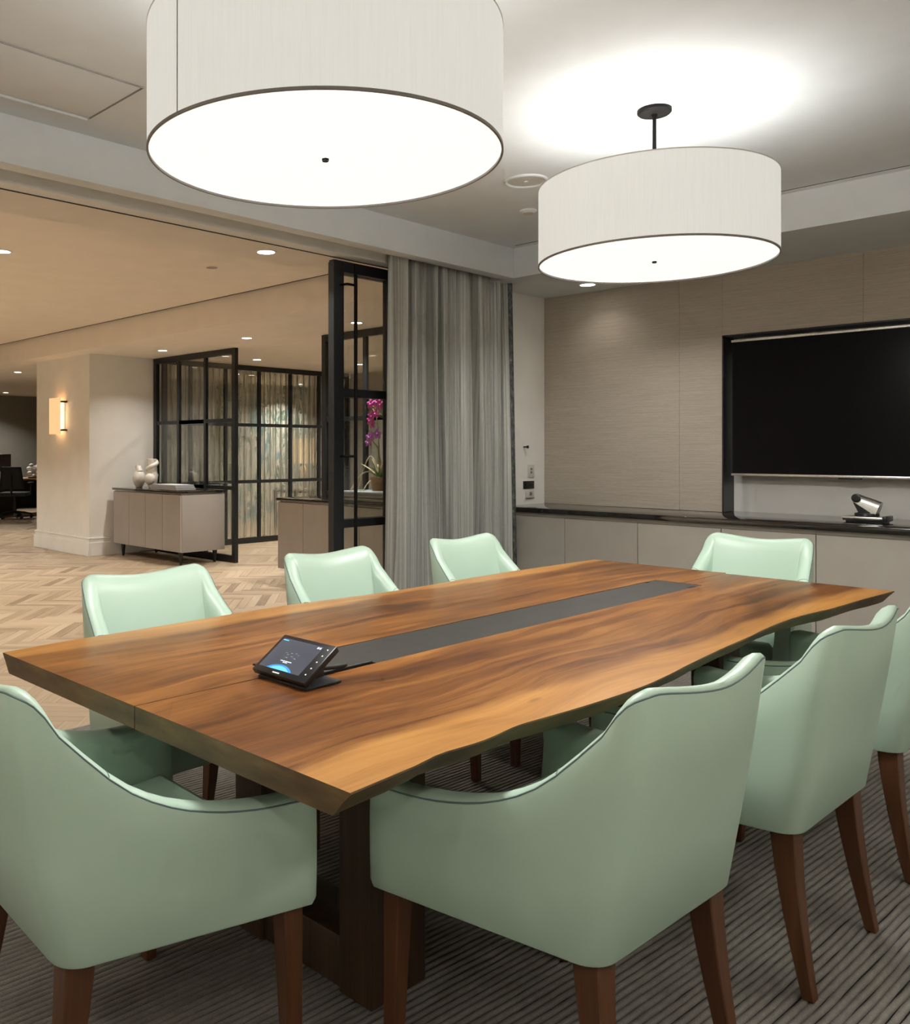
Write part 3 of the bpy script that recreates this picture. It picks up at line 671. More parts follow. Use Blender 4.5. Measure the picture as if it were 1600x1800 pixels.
# ------------------------------------------------------------------ armchairs
def chair_proto(label):
    t = thing('armchair', label, 'chair', (0, 0, 0), 'mint leather armchairs round the table')
    WB, WF, D, ZB = .2525, .345, .485, .385
    r = .062; path = []; par = []
    sd = np.array([-(WF-WB), D]); sl = np.linalg.norm(sd); sdu = sd/sl      # direction from back corner to the front, on the x<0 side
    # half outline from the front of the arm to the middle of the back (x<0)
    ang = math.acos(float(np.dot(sdu, (1, 0)))); tl = r/math.tan(ang/2)
    cor = np.array([-WB, 0.0]); pA = cor+sdu*tl; pB = cor+np.array([tl, 0.0])
    cen = pA+np.array([sdu[1], -sdu[0]])*r
    half = []
    for k in range(15):
        d = sl+(tl-sl)*k/14; half.append((cor+sdu*d, ('s', d)))
    a0 = math.atan2(*(pA-cen)[::-1]); a1 = math.atan2(*(pB-cen)[::-1])
    if a0 < 0: a0 += 2*PI
    if a1 < 0: a1 += 2*PI
    for k in range(1, 8):
        a = a0+(a1-a0)*k/8; half.append((cen+r*np.array([math.cos(a), math.sin(a)]), ('c', k/8)))
    for k in range(0, 9):
        q = k/8; half.append((pB+np.array([-pB[0]*q, 0]), ('b', q)))
    full = half+[(np.array([-p[0], p[1]]), g) for p, g in half[-2::-1]]
    hd_ = [0, .02, .045, .075, .115, .17, .22, .29, .37, .43, .50]; hz_ = [.862, .822, .765, .718, .680, .645, .625, .609, .602, .603, .606]
    def height(g):
        if g[0] == 's': return float(np.interp(g[1]-tl*.55, hd_, hz_))
        if g[0] == 'c': return .858+(.888-.858)*math.sin(g[1]*PI/2)
        return .866+.021*(1-g[1])**1.4 if g[1] < 1 else .866
    def wback(g):
        if g[0] == 's': return max(0., 1-g[1]/.30)**1.3
        return 1.0
    P = np.array([p for p, g in full]); G = [g for p, g in full]; n = len(full)
    T = np.gradient(P, axis=0); T /= np.linalg.norm(T, axis=1)[:, None]; N = np.stack([T[:, 1], -T[:, 0]], 1)   # points inward?
    if np.dot(N[n//2], (0, 1)) < 0: N = -N
    H = np.array([height(g) for g in G]); H = np.convolve(np.pad(H, 2, mode='edge'), [.1, .2, .4, .2, .1], 'valid')
    Wb = np.array([wback(g) for g in G]); Wb = np.convolve(np.pad(Wb, 2, mode='edge'), [.1, .2, .4, .2, .1], 'valid')
    th = np.array([np.interp(g[1], [tl, .22, .5], [.052, .064, .070]) if g[0] == 's' else .050 for g in G]); th = np.convolve(np.pad(th, 3, mode='edge'), np.ones(7)/7, 'valid')
    bul = np.array([.024*math.sin(PI/2*g[1])**1.0 if g[0] == 'b' else 0 for g in G])
    LEAN = .165; TAPER = .028
    def pt(i, inn, z):
        q = P[i]+N[i]*inn; u = max(0., (z-ZB)/(.88-ZB))
        y = q[1]-LEAN*(z-ZB)*Wb[i]-bul[i]*u; x = q[0]*(1-TAPER*u*Wb[i])
        return (x, y, z)
    rows = []
    for i in range(n):
        h, k = H[i], th[i]; b = Wb[i]
        pad = .016*b
        rows.append([pt(i, 0.004, ZB), pt(i, 0, ZB+.006), pt(i, -.003, ZB+(h-ZB)*.35), pt(i, -.003, ZB+(h-ZB)*.7), pt(i, 0, h-.008), pt(i, .004, h-.001), pt(i, k*.22, h+.004), pt(i, k*.5, h+.005-.003*b), pt(i, k*.77, h+.002-.010*b), pt(i, k*.96, h-.008-.015*b), pt(i, k*1.05+pad*.3, h-.030-.024*b),
                     pt(i, k+pad*.75, ZB+(h-ZB)*.76), pt(i, k+pad*1.15+.004, ZB+(h-ZB)*.52), pt(i, k+pad*.8+.010, .455), pt(i, k+pad*.8+.010, ZB)])
    m = len(rows[0]); V = [p for rw in rows for p in rw]; F = []
    for i in range(n-1):
        for j in range(m): F.append((i*m+j, i*m+(j+1) % m, (i+1)*m+(j+1) % m, (i+1)*m+j))
    # rounded front ends of the arms
    for i, nxt in ((0, -1), (n-1, 1)):
        cap = []; fy = .014
        for j in range(m):
            p = np.array(rows[i][j]); c_ = np.mean(np.array(rows[i]), axis=0); q = p+(c_-p)*np.array([.18, 0, .05]); q[1] += fy; cap.append(tuple(q))
        k0 = len(V); V += cap
        for j in range(m): F.append((i*m+j, i*m+(j+1) % m, k0+(j+1) % m, k0+j))
        F.append(tuple(range(k0, k0+m)))
    me = bpy.data.meshes.new('shell'); me.from_pydata([tuple(map(float, v)) for v in V], [], F); bm = bmesh.new(); bm.from_mesh(me); bmesh.ops.recalc_face_normals(bm, faces=bm.faces); bm.to_mesh(me); bm.free()
    shell = link('shell', me, 'mint_leather', t, True, 48)
    tube('piping', [tuple(np.array(rows[i][4])*.5+np.array(rows[i][5])*.5) for i in range(n)], .0019, 'piping_slate', shell, 6)
    for i in (8+4, n-1-12):     # seam where the arm strip meets the back strip
        tube('seam', [tuple(np.array(rows[i][j])+np.array((0, 0, .0006))) for j in range(5, 11)], .0011, 'piping_slate', shell, 5)
    def inner(i, z):            # point on the inside of the shell at outline point i and height z
        q = rows[i][10:14]
        for u_, v_ in zip(q, q[1:]):
            if v_[2] <= z <= u_[2]:
                k_ = (z-v_[2])/(u_[2]-v_[2]+1e-9); p_ = np.array(v_)*(1-k_)+np.array(u_)*k_; break
        else: p_ = np.array(q[0] if z > q[0][2] else q[-1])
        return tuple(p_+np.append(N[i]*.0012, 0))
    for idx in (range(12, 27), range(n-13, n-28, -1)):       # curved seam where the arm meets the inside of the back
        idx = list(idx); z_a, z_b = H[idx[0]]-.045, .50
        tube('seam', [inner(i, z_b+(z_a-z_b)*math.sqrt(max(0, 1-(k/14)**2))) for k, i in enumerate(idx)], .0011, 'piping_slate', shell, 5)
    # seat cushion
    bm = bmesh.new(); ys_ = [.030, .20, .36, .470, .492]; lev = [(.392, 0), (.455, 0), (.474, .010), (.482, .035)]
    def hw(y): return WB+(WF-WB)*y/D-.072
    rings = []
    for z, inset in lev:
        ring = [(-hw(y)+inset, max(y, .03+inset) if y < .1 else min(y, .492-inset)) for y in ys_]+[(hw(y)-inset, max(y, .03+inset) if y < .1 else min(y, .492-inset)) for y in ys_[::-1]]
        rings.append([bm.verts.new((x, y, z+(.006 if inset > .02 else 0))) for x, y in ring])
    k_ = len(rings[0])
    for a, b in zip(rings, rings[1:]):
        for j in range(k_): bm.faces.new((a[j], a[(j+1) % k_], b[(j+1) % k_], b[j]))
    bm.faces.new(rings[0][::-1]); bm.faces.new(rings[-1]); obj('seat', bm, 'mint_leather', t, True, 50)
    # legs: swept rear legs, tapered front legs
    def leg(cs):
        bm = bmesh.new(); rg = []
        for (x, y, z, w_) in cs: rg.append([bm.verts.new((x+a*w_/2, y+b*w_/2, z)) for a, b in ((-1, -1), (1, -1), (1, 1), (-1, 1))])
        for a, b in zip(rg, rg[1:]):
            for j in range(4): bm.faces.new((a[j], a[(j+1) % 4], b[(j+1) % 4], b[j]))
        bm.faces.new(rg[0][::-1]); bm.faces.new(rg[-1]); bmesh.ops.bevel(bm, geom=[e for e in bm.edges], offset=.0025, segments=1, affect='EDGES')
        obj('leg', bm, 'leg_walnut', t, True, 30)
    for sx in (-1, 1):
        cs = []
        for k in range(9):
            q = k/8; z = .392*(1-q); w_ = .058-.030*q; back = .006-.046*(q**1.6)
            cs.append((sx*(.234-w_/2+.002*q), back+.012+w_/2, z, w_))
        leg(cs)
        leg([(sx*(.322-(.046-.016*q)/2), .478-(.046-.016*q)/2, .392*(1-q), .046-.016*q) for q in (0, .5, 1)])
    return t
def copy_tree(o, parent=None):
    c_ = o.copy(); C.objects.link(c_); c_.parent = parent
    for ch in list(o.children): copy_tree(ch, c_)
    return c_
spots = [((1.637, .789), -2.6, 'mint leather armchair nearest the camera, its back turned, beside the table corner'),
         ((2.462, .758), -1.0, 'mint leather armchair with its back turned, second in the row away from the lobby'),
         ((3.290, .756), 0, 'mint leather armchair cut off by the picture edge, last in its row'),
         ((.712, 1.695), -93.5, 'mint leather armchair at the near table end, its back cut off by the picture edge'),
         ((4.318, 1.690), 90, 'mint leather armchair at the far end of the table, in front of the base cabinets'),
         ((1.597, 2.600), 180.5, 'mint leather armchair on the lobby side, nearest the camera, behind the touch panel'),
         ((2.457, 2.605), 180, 'mint leather armchair on the lobby side, in front of the glazed sliding door'),
         ((3.325, 2.600), 180, 'mint leather armchair on the lobby side, in front of the striped curtain')]
proto = chair_proto(spots[0][2])
for k, ((x, y), a, lb) in enumerate(spots):
    o = proto if k == 0 else copy_tree(proto)
    o.location = (x, y, 0); o.rotation_euler = (0, 0, math.radians(a)); o['label'] = lb

# ------------------------------------------------------------------ striped curtain
def curtain():
    t = thing('curtain', 'floor-length striped silvery grey curtain hanging from the soffit beside the sliding door', 'curtain', (4.5, 3.685, 0))
    nu, nv = 420, 40; x0, x1 = 3.945, 5.085
    U = np.linspace(0, 1, nu); rr = np.random.default_rng(5)
    ph = 2*PI*U*9.5 + 1.3*np.sin(2*PI*U*2.3+.4)+.7*np.sin(2*PI*U*5.1+2)
    amp = .75+.35*np.sin(2*PI*U*3.1+1)
    V = []; UV = []
    for j in range(nv):
        q = j/(nv-1); z = .012+(SZ+.10-.012)*q; low = 1-q
        A = (.042+.016*low)*amp; shear = .012*np.sin(2*PI*U*4+q*3)*low
        X = x0+(x1-x0)*U + .020*np.sin(2*ph+q)*low*.6 + shear*.6 + (U-.5)*.045*low
        sn_ = np.sin(ph+.5*np.sin(q*2.2+U*7)); Y = 3.690 + A*1.15*np.sign(sn_)*np.abs(sn_)**.7 + .008*np.sin(ph*2.1+q*2)
        X = X + .035*low*np.clip((U-.9)/.1, 0, 1)
        for a in range(nu): V.append((X[a], Y[a], z)); UV.append((U[a]*2.6, z))
    F = [(j*nu+a, j*nu+a+1, (j+1)*nu+a+1, (j+1)*nu+a) for j in range(nv-1) for a in range(nu-1)]
    kb = int(nu*.978)
    def sub(name, a0, a1, mat):
        idx = [j*nu+a for j in range(nv) for a in range(a0, a1+1)]; w_ = a1-a0+1
        f = [(j*w_+a, j*w_+a+1, (j+1)*w_+a+1, (j+1)*w_+a) for j in range(nv-1) for a in range(w_-1)]
        o = pyobj(name, [V[i] for i in idx], f, mat, t, True, 180, [UV[i] for i in idx])
        m_ = o.modifiers.new('thick', 'SOLIDIFY'); m_.thickness = .002
    sub('cloth', 0, kb, 'curtain_stripe'); sub('edge_band', kb, nu-1, 'curtain_border')
    box('curtain_track', 3.93, 5.16, 3.675, 3.70, SZ+.103, SZ+.12, 'slot_dark', t)
curtain()

# ------------------------------------------------------------------ glazed doors and partitions
def glazed(t, ax, fix, th, a0, a1, z0, z1, vs, hs, ws=.06, wm=.045, wr=.07, wb_=.08):
    """frame in the plane ax=fix, running along the other axis from a0 to a1"""
    def bx(name, p0, p1, q0, q1, mat, d=th, bev=.0015):
        if ax == 'x': return box(name, fix-d/2, fix+d/2, p0, p1, q0, q1, mat, t, bev=bev, seg=1)
        return box(name, p0, p1, fix-d/2, fix+d/2, q0, q1, mat, t, bev=bev, seg=1)
    bx('stile', a0, a0+ws, z0, z1, 'black_metal'); bx('stile', a1-ws, a1, z0, z1, 'black_metal')
    bx('top_rail', a0+ws, a1-ws, z1-wr, z1, 'black_metal'); bx('bottom_rail', a0+ws, a1-ws, z0, z0+wb_, 'black_metal')
    for v in vs: bx('mullion', v-wm/2, v+wm/2, z0+wb_, z1-wr, 'black_metal', th*.8)
    cols = [a0+ws]+[c for v in vs for c in (v-wm/2, v+wm/2)]+[a1-ws]; rws = [z0+wb_]+[c for h in hs for c in (h-wm/2, h+wm/2)]+[z1-wr]
    for i in range(0, len(cols), 2):
        for h in hs: bx('glazing_bar', cols[i], cols[i+1], h-wm/2, h+wm/2, 'black_metal', th*.7)
        for j in range(0, len(rws), 2): bx('pane', cols[i], cols[i+1], rws[j], rws[j+1], 'pane_glass', .006, 0)
d1_ = thing('sliding_door', 'black-framed glazed sliding door with a full-height bar handle beside the curtain', 'door', (3.86, 3.885, 0))
glazed(d1_, 'y', 3.885, .042, 3.606, 4.16, .012, SZ-.014, [], [1.650, .850], ws=.085, wm=.05, wr=.065, wb_=.09)
tube('bar_handle', [(3.742, 3.815, .10), (3.742, 3.815, 2.428)], .011, 'bronze', d1_, 12)
for zz in (1.262, 2.30, .25): tube('standoff', [(3.660, 3.864, zz), (3.672, 3.815, zz), (3.742, 3.815, zz)], .0075, 'bronze', d1_, 8)
d2_ = thing('sliding_door', 'second black-framed glazed door parked just behind the one with the bar handle', 'door', (3.9, 3.935, 0))
glazed(d2_, 'y', 3.932, .038, 3.640, 4.19, .012, SZ-.014, [], [1.650, .850], ws=.07, wm=.05, wr=.065, wb_=.09)

p1 = thing('glass_partition', 'black-framed glass screen behind the sideboard with the vases', 'partition', (6.09, 9.0, 0))
glazed(p1, 'x', 6.09, .05, 8.168, 9.915, 0, LSZ-.002, [9.36, 8.78], [1.645, .86])
p2 = thing('glass_partition', 'long black-framed glass wall with sheer curtains drawn behind it', 'partition', (8, 9.8, 0))
glazed(p2, 'y', 9.80, .05, 6.12, 9.45, 0, LSZ-.002, [6.55, 7.12, 7.70, 8.275, 8.835], [1.650, .86])
p3 = thing('glass_partition', 'black-framed glass screen behind the sideboard with the orchid', 'partition', (6.09, 5.7, 0))
glazed(p3, 'x', 6.09, .05, 4.70, 6.685, 0, LSZ-.002, [6.07, 5.40], [1.612, .86])

def sheer(name, label, axis, fix, a0, a1, z0, z1, folds, amp, par=None):
    nu, nv = folds*14, 6; V = []; UV = []
    for j in range(nv):
        q = j/(nv-1)
        for a in range(nu):
            u = a/(nu-1); o_ = amp*math.sin(2*PI*u*folds+math.sin(u*23))*(.75+.25*math.sin(u*11)); s_ = a0+(a1-a0)*u+.015*math.sin(4*PI*u*folds)
            V.append((s_, fix+o_, z0+(z1-z0)*q) if axis == 'y' else (fix+o_, s_, z0+(z1-z0)*q)); UV.append((u*(a1-a0)*2, q*2))
    F = [(j*nu+a, j*nu+a+1, (j+1)*nu+a+1, (j+1)*nu+a) for j in range(nv-1) for a in range(nu-1)]
    return tag(pyobj(name, V, F, 'sheer_curtain', None, True, 180, UV), label, 'curtain')
sheer('sheer_curtain', 'sheer taupe curtain gathered in folds behind the long glass wall', 'y', 9.98, 6.16, 9.9, .06, LSZ-.05, 34, .045)

# ------------------------------------------------------------------ lobby shell
struct(box('ceiling', -3, 12, 3.876, 4.32, LSZ, LCZ+.1, 'lobby_ceiling'))
struct(box('ceiling', -3, 4.87, 4.32, 19, LCZ, LCZ+.1, 'lobby_ceiling'))
box_sl = tag(box('slot_diffuser', 4.87, 4.90, 4.32, 19, LCZ+.003, LCZ+.09, 'slot_dark'), 'thin dark slot where the raised lobby ceiling meets its dropped edge', 'air slot')
struct(box('ceiling', 4.90, 12, 4.32, 19, LSZ, LCZ+.1, 'lobby_ceiling', bev=.002))
struct(box('wall_lobby_far', 3.0, 12, 18.8, 18.95, -.02, LSZ, 'grey_wall')); struct(box('wall_lobby_far', -3, 3.0, 18.8, 18.95, -.02, LCZ, 'lobby_paint'))
struct(box('wall_lobby_left', -3.12, -3, LY, 19, -.02, LCZ, 'lobby_paint'))
struct(box('wall_lobby_left', -3.12, RX-.12, LY-.12, LY, -.02, LCZ, 'lobby_paint'))
struct(box('wall_corridor', 9.47, 9.6, LY+.13, 9.77, -.02, LSZ, 'cabinet_taupe'))
struct(box('wall_wallpaper', 6.11, 12, 12.5, 12.6, -.02, LSZ, 'vine_wallpaper')); struct(box('wall_room_end', 12, 12.1, 9.77, 18.8, -.02, LSZ, 'grey_wall'))
col = struct(box('wall_column', 5.165, 6.06, 9.92, 11.40, 0, LSZ, 'lobby_paint'))
for nm, t_, z0, z1 in (('baseboard', .030, 0, .165), ('baseboard', .016, .165, .205), ('baseboard_cap', .022, .205, .225)):
    bm = bmesh.new(); add_box(bm, 5.165-t_, 5.165, 9.92-t_, 11.40+t_, z0, z1, .003); obj(nm, bm, 'lobby_paint', col, True)
    bm = bmesh.new(); add_box(bm, 5.165, 6.06, 9.92-t_, 9.92, z0, z1, .003); obj(nm, bm, 'lobby_paint', col, True)
struct(box('wall_room_side', 6.06, 6.11, 9.92, 12.5, -.02, LSZ, 'grey_wall'))

# wall sconce on the column
sn = thing('wall_sconce', 'glowing amber wall sconce with dark brackets on the white column', 'lamp', (5.165, 10.66, 1.5))
def sconce():
    bm = bmesh.new(); z0, z1 = 1.505, 1.965
    pr = [(5.150, 10.82), (5.075, 10.815), (5.060, 10.80), (5.060, 10.56), (5.075, 10.545), (5.090, 10.545)]
    o_ = [[bm.verts.new((x, y, z)) for x, y in pr] for z in (z0, z1)]; i_ = [[bm.verts.new((x+.004, 10.68+(y-10.68)*.97, z)) for x, y in pr] for z in (z0, z1)]
    for k in range(len(pr)-1):
        bm.faces.new((o_[0][k], o_[0][k+1], o_[1][k+1], o_[1][k])); bm.faces.new((i_[0][k+1], i_[0][k], i_[1][k], i_[1][k+1]))
        for e in (0, 1): bm.faces.new((o_[e][k], i_[e][k], i_[e][k+1], o_[e][k+1]))
    obj('shade', bm, 'sconce_glow', sn, True, 30)
    tube('lamp_tube', [(5.125, 10.53, z0+.06), (5.125, 10.53, z1-.06)], .010, 'sconce_tube', sn, 12)
    for z in (z0+.05, z1-.05): box('bracket', 5.09, 5.165, 10.505, 10.565, z-.012, z+.012, 'black_metal', sn, bev=.004)
    box('back_plate', 5.150, 5.165, 10.56, 10.80, 1.56, 1.91, 'lobby_paint', sn)
    for z in (1.60, 1.735, 1.87): light('glow', 'POINT', (5.11, 10.66, z), .6, (1, .66, .34), sn, shadow_soft_size=.03)
sconce()

# ------------------------------------------------------------------ sideboards
def sideboard(y0, y1, label):
    x0, x1 = 5.44, 6.045; z0, z1 = .150, .800
    t = thing('sideboard', label, 'sideboard', ((x0+x1)/2, (y0+y1)/2, 0), 'taupe sideboards in the lobby')
    box('body', x0+.020, x1, y0, y1, z0, z1, 'sideboard_taupe', t, bev=.002)
    n = 4; w_ = (y1-y0)/n
    for k in range(n): box('door', x0, x0+.019, y0+k*w_+.002, y0+(k+1)*w_-.002, z0+.004, z1-.006, 'sideboard_taupe', t, bev=.0015, seg=1)
    box('top', x0-.012, x1+.005, y0-.012, y1+.012, z1+.010, z1+.036, 'counter_black', t, bev=.003)
    box('top_spacer', x0+.03, x1-.02, y0+.02, y1-.02, z1, z1+.010, 'brushed_steel', t)
    for x in (x0+.07, x1-.07):
        for y in (y0+.10, y1-.12): lathe('leg', x, y, [(.012, 0), (.015, .01), (.030, z0)], 'black_metal', t, 16)
    return t
sideboard(8.335, 9.83, 'taupe four-door sideboard with black top and tapered legs, carrying two white vases')
sideboard(5.130, 6.630, 'taupe sideboard with black top seen behind the sliding door, carrying the orchid')
SBT = .836
# vases
def vases():
    t = thing('bird_vase', 'white ceramic vase with a pinched bird-like neck on the sideboard', 'vase', (5.70, 9.66, SBT), 'white vases on the sideboard')
    x, y, z = 5.70, 9.66, SBT
    bm = bmesh.new(); add_lathe(bm, x, y, [(.038, z), (.042, z+.006), (.068, z+.055), (.084, z+.105), (.080, z+.150), (.055, z+.190), (.040, z+.205)], 28); obj('body', bm, 'ceramic_white', t, True, 60)
    bm = bmesh.new(); add_tube(bm, [(x, y-.01, z+.195), (x, y+.0, z+.225), (x, y+.012, z+.252), (x, y+.004, z+.272)], [.046, .038, .034, .022], 16); add_tube(bm, [(x, y+.0, z+.262), (x, y+.04, z+.262), (x, y+.078, z+.248)], [.025, .020, .006], 12); obj('neck', bm, 'ceramic_white', t, True, 60)
    x, y = 5.71, 9.37
    t = thing('knotted_vase', 'tall white vase wrapped in a thick twisted band, beside the bird-like vase', 'vase', (x, y, SBT), 'white vases on the sideboard')
    bm = bmesh.new(); add_lathe(bm, x, y, [(.042, z), (.048, z+.01), (.062, z+.07), (.068, z+.13), (.064, z+.19), (.058, z+.25), (.054, z+.30), (.054, z+.355), (.046, z+.357), (.042, z+.345)], 28); obj('body', bm, 'ceramic_white', t, True, 60)
    pts = [(x+.056*math.cos(a), y+.056*math.sin(a), z+.16+.026*a) for a in np.linspace(-.4, 6.6, 40)]
    tube('twisted_band', pts, [.010]+[.025]*38+[.010], 'ceramic_white', t, 12)
    bm = bmesh.new(); add_ball(bm, (x-.035, y-.012, z+.115), .070, (1, 1, 1.1)); obj('bulge', bm, 'ceramic_white', t, True)
    labs = [('book_grey', 'grey magazine at the bottom of the pile beside the white vases'), ('book_blue', 'blue-edged magazine in the middle of the pile beside the white vases'), ('book_white', 'white magazine on top of the pile beside the white vases')]
    for k, (mm, lb) in enumerate(labs):
        b = thing('magazine', lb, 'magazine', (5.72, 8.94, SBT+.019*k), 'pile of magazines on the sideboard'); o1 = .02*k
        z0 = SBT+.0005+.019*k
        box('pages', 5.592+o1*.3, 5.858, 8.655+o1, 9.225-o1, z0+.002, z0+.016, 'book_white', b); box('cover', 5.588+o1*.3, 5.862, 8.65+o1, 9.23-o1, z0+.016, z0+.0185, mm, b); box('cover', 5.588+o1*.3, 5.862, 8.65+o1, 9.23-o1, z0, z0+.002, mm, b)
vases()
# orchid and trays on the second sideboard
def orchid():
    for k, (mm, lb, a) in enumerate((('tray_grey', 'lower grey tray under the orchid', 0), ('tray_grey', 'middle grey tray under the orchid', .01), ('tray_blue', 'top pale blue tray under the orchid', .0))):
        z = SBT+.0005+.030*k; t = thing('tray', lb, 'tray', (5.75, 5.62, z), 'stacked trays on the sideboard')
        box('base', 5.56+a, 5.94-a, 5.32+a, 5.90-a, z, z+.018, mm, t, bev=.004); 
        for (p, q, r_, s_) in ((5.555, 5.57, 5.315, 5.905), (5.93, 5.945, 5.315, 5.905)): box('rim', p+a, q+a, r_+a, s_-a, z+.004, z+.028, mm, t, bev=.003)
        for (p, q) in ((5.315, 5.33), (5.89, 5.905)): box('rim', 5.57, 5.93, p+(a if p < 5.5 else -a), q+(a if p < 5.5 else -a), z+.004, z+.028, mm, t, bev=.003)
    ox, oy, z = 5.75, 5.56, SBT+.092
    t = thing('potted_orchid', 'potted magenta orchid with pale curling roots, seen through the sliding door glass', 'plant', (ox, oy, z))
    lathe('pot', ox, oy, [(.055, z), (.06, z+.004), (.080, z+.12), (.084, z+.125), (.076, z+.125), (.07, z+.10)], 'pot_brown', t, 24)
    lathe('moss', ox, oy, [(.074, z+.10), (.05, z+.125), (0, z+.135)], 'leaf_green', t, 20)
    rr = random.Random(3)
    def leaf(base, d, ln, wd, mat, droop):
        V = []; F = []; n = 9; d = Vector(d).normalized(); sd = d.cross(Vector((0, 0, 1))).normalized()
        for k in range(n):
            q = k/(n-1); c_ = Vector(base)+d*ln*q+Vector((0, 0, -droop*q*q)); w_ = wd*math.sin(PI*min(.98, .12+q*.88))**.7
            V += [c_-sd*w_+Vector((0, 0, .006)), c_, c_+sd*w_+Vector((0, 0, .006))]
        for k in range(n-1):
            for j in (0, 1): F.append((3*k+j, 3*k+j+1, 3*k+4+j, 3*k+3+j))
        o = pyobj('leaf', V, F, mat, t, True, 180); m_ = o.modifiers.new('thick', 'SOLIDIFY'); m_.thickness = .003
    for d, ln, mm in (((-.3, -1, .5), .22, 'leaf_green'), ((-.4, .8, .9), .24, 'root_pale'), ((.3, -.6, 1.0), .20, 'leaf_green'), ((-.6, .2, 1.2), .16, 'leaf_green'), ((.1, -1, .25), .20, 'leaf_green'), ((-.2, .35, 1.4), .22, 'root_pale')): leaf((ox, oy, z+.12), d, ln, .022, mm, .05)
    for k in range(7):
        a = rr.uniform(0, 6.28); L_ = rr.uniform(.16, .34); h = rr.uniform(.02, .16); a = PI/2+rr.uniform(-1.3, 1.3) if k < 4 else -PI/2+rr.uniform(-.8, .8)
        pts = [(ox+math.cos(a+.5*q)*L_*q, oy+math.sin(a+.5*q)*L_*q, z+.10*(1-q)+h*math.sin(PI*q)*1.6+.006) for q in np.linspace(0, 1, 14)]
        tube('root', pts, [.008-.004*q for q in np.linspace(0, 1, 14)], 'root_pale', t, 7)
    def flower(p, mat, s_):
        bm = bmesh.new()
        for k in range(5):
            a = k*2*PI/5+rr.uniform(-.2, .2); q = Matrix.Rotation(a, 3, 'X'); c_ = Vector(p)+q @ Vector((-.008, 0, s_*.55)); add_ball(bm, c_, s_*.55, (.16, .62, 1), q, 10, 7)
        add_ball(bm, Vector(p)+Vector((-.014, 0, -.006)), s_*.30, (.8, .8, 1), None, 8, 6); obj('flower', bm, mat, t, True)
    s1 = [(ox, oy, z+.12), (ox-.02, oy-.02, z+.35), (ox-.03, oy-.02, z+.55), (ox-.02, oy+.02, z+.70), (ox-.02, oy+.07, z+.76)]
    s2 = [(ox, oy, z+.12), (ox-.03, oy-.05, z+.26), (ox-.05, oy-.03, z+.40), (ox-.05, oy+.05, z+.47), (ox-.05, oy+.10, z+.47)]
    tube('stem', s1, .005, 'twig_olive', t, 7); tube('stem', s2, .005, 'twig_olive', t, 7)
    for yy, zz, mm, s_ in ((.06, .79, 'petal_magenta', .045), (-.02, .80, 'petal_magenta', .05), (-.06, .78, 'petal_magenta', .045), (.05, .68, 'petal_magenta', .045), (.07, .64, 'petal_magenta', .04), (.0, .70, 'petal_magenta', .045), (.04, .61, 'petal_magenta', .04),
                           (.05, .50, 'petal_violet', .045), (-.03, .52, 'petal_violet', .048), (.09, .44, 'petal_violet', .04), (.08, .49, 'petal_violet', .04)):
        flower((ox-.04, oy+yy, z+zz), mm, s_)
    for k in range(14):
        a = rr.uniform(-.3, .3); tube('twig', [(ox+.02, oy-.12, z+.55), (ox+.02, oy-.13+a*.3, z+.66), (ox+.02, oy-.12+a*.8, z+.74+rr.uniform(-.05, .05))], .002, 'twig_olive', t, 5)
orchid()

# ------------------------------------------------------------------ room behind the sheer curtain
tl = thing('table_lamp', 'amber glowing drum table lamp behind the sheer curtain', 'lamp', (9.85, 11.3, .62))
lathe('base', 9.85, 11.3, [(.10, .62), (.10, .64), (.03, .66), (.06, .80), (.07, .90), (.03, 1.02), (.012, 1.04), (.012, 1.10)], 'ceramic_white', tl, 24)
lathe('shade', 9.85, 11.3, [(.215, 1.075), (.205, 1.50)], 'table_lamp_glow', tl, 36, cap=False)
light('lamp_light', 'POINT', (9.85, 11.3, 1.3), 8, (1, .72, .42), tl, shadow_soft_size=.05)
st = thing('side_table', 'dark side table carrying the amber lamp behind the sheer curtain', 'table', (9.85, 11.3, 0))
box('top', 9.4, 10.3, 11.0, 11.6, .59, .62, 'desk_dark', st, bev=.004)
for x in (9.44, 10.26):
    for y in (11.04, 11.56): box('leg', x-.02, x+.02, y-.02, y+.02, 0, .59, 'desk_dark', st)
downlight(10.3, 11.9, LSZ, 'added fill light in front of the vine wallpaper behind the sheer curtain', 40, col=(1, .92, .8))  # ceiling light made up to light this room
downlight(8.2, 11.0, LSZ, 'added fill light in the room behind the sheer curtain', 40, col=(1, .9, .75))  # unseen light added so the sheer curtain glows from behind

# ------------------------------------------------------------------ far office corner
dk = thing('office_desk', 'wooden desk with dark sides in the far office corner', 'desk', (7.6, 17.3, 0))
box('top', 6.75, 8.6, 16.95, 17.75, .70, .735, 'desk_wood', dk, bev=.004); box('modesty_panel', 6.8, 8.55, 17.6, 17.63, .1, .70, 'desk_dark', dk)
for x in (6.78, 8.52): box('side_panel', x, x+.05, 17.0, 17.72, 0, .70, 'desk_dark', dk)
box('drawer_unit', 6.84, 7.25, 17.05, 17.6, .02, .66, 'desk_dark', dk)
mn = thing('monitor', 'thin black monitor standing on the far desk', 'monitor', (7.05, 17.45, .735))
def mon():
    bm = bmesh.new(); add_box(bm, -.29, .29, -.018, .018, 0, .36, .004); o = obj('screen', bm, 'black_plastic', mn, True); o.data.transform(Matrix.Translation(wloc(mn))); o.location = (0, 0, .13); o.rotation_euler = (math.radians(-14), 0, math.radians(-25))
    bm = bmesh.new(); add_lathe(bm, 0, 0, [(.11, 0), (.11, .01), (.02, .02), (.018, .20)], 20); o = obj('stand', bm, 'black_plastic', mn, True); o.data.transform(Matrix.Translation(wloc(mn)))
mon()
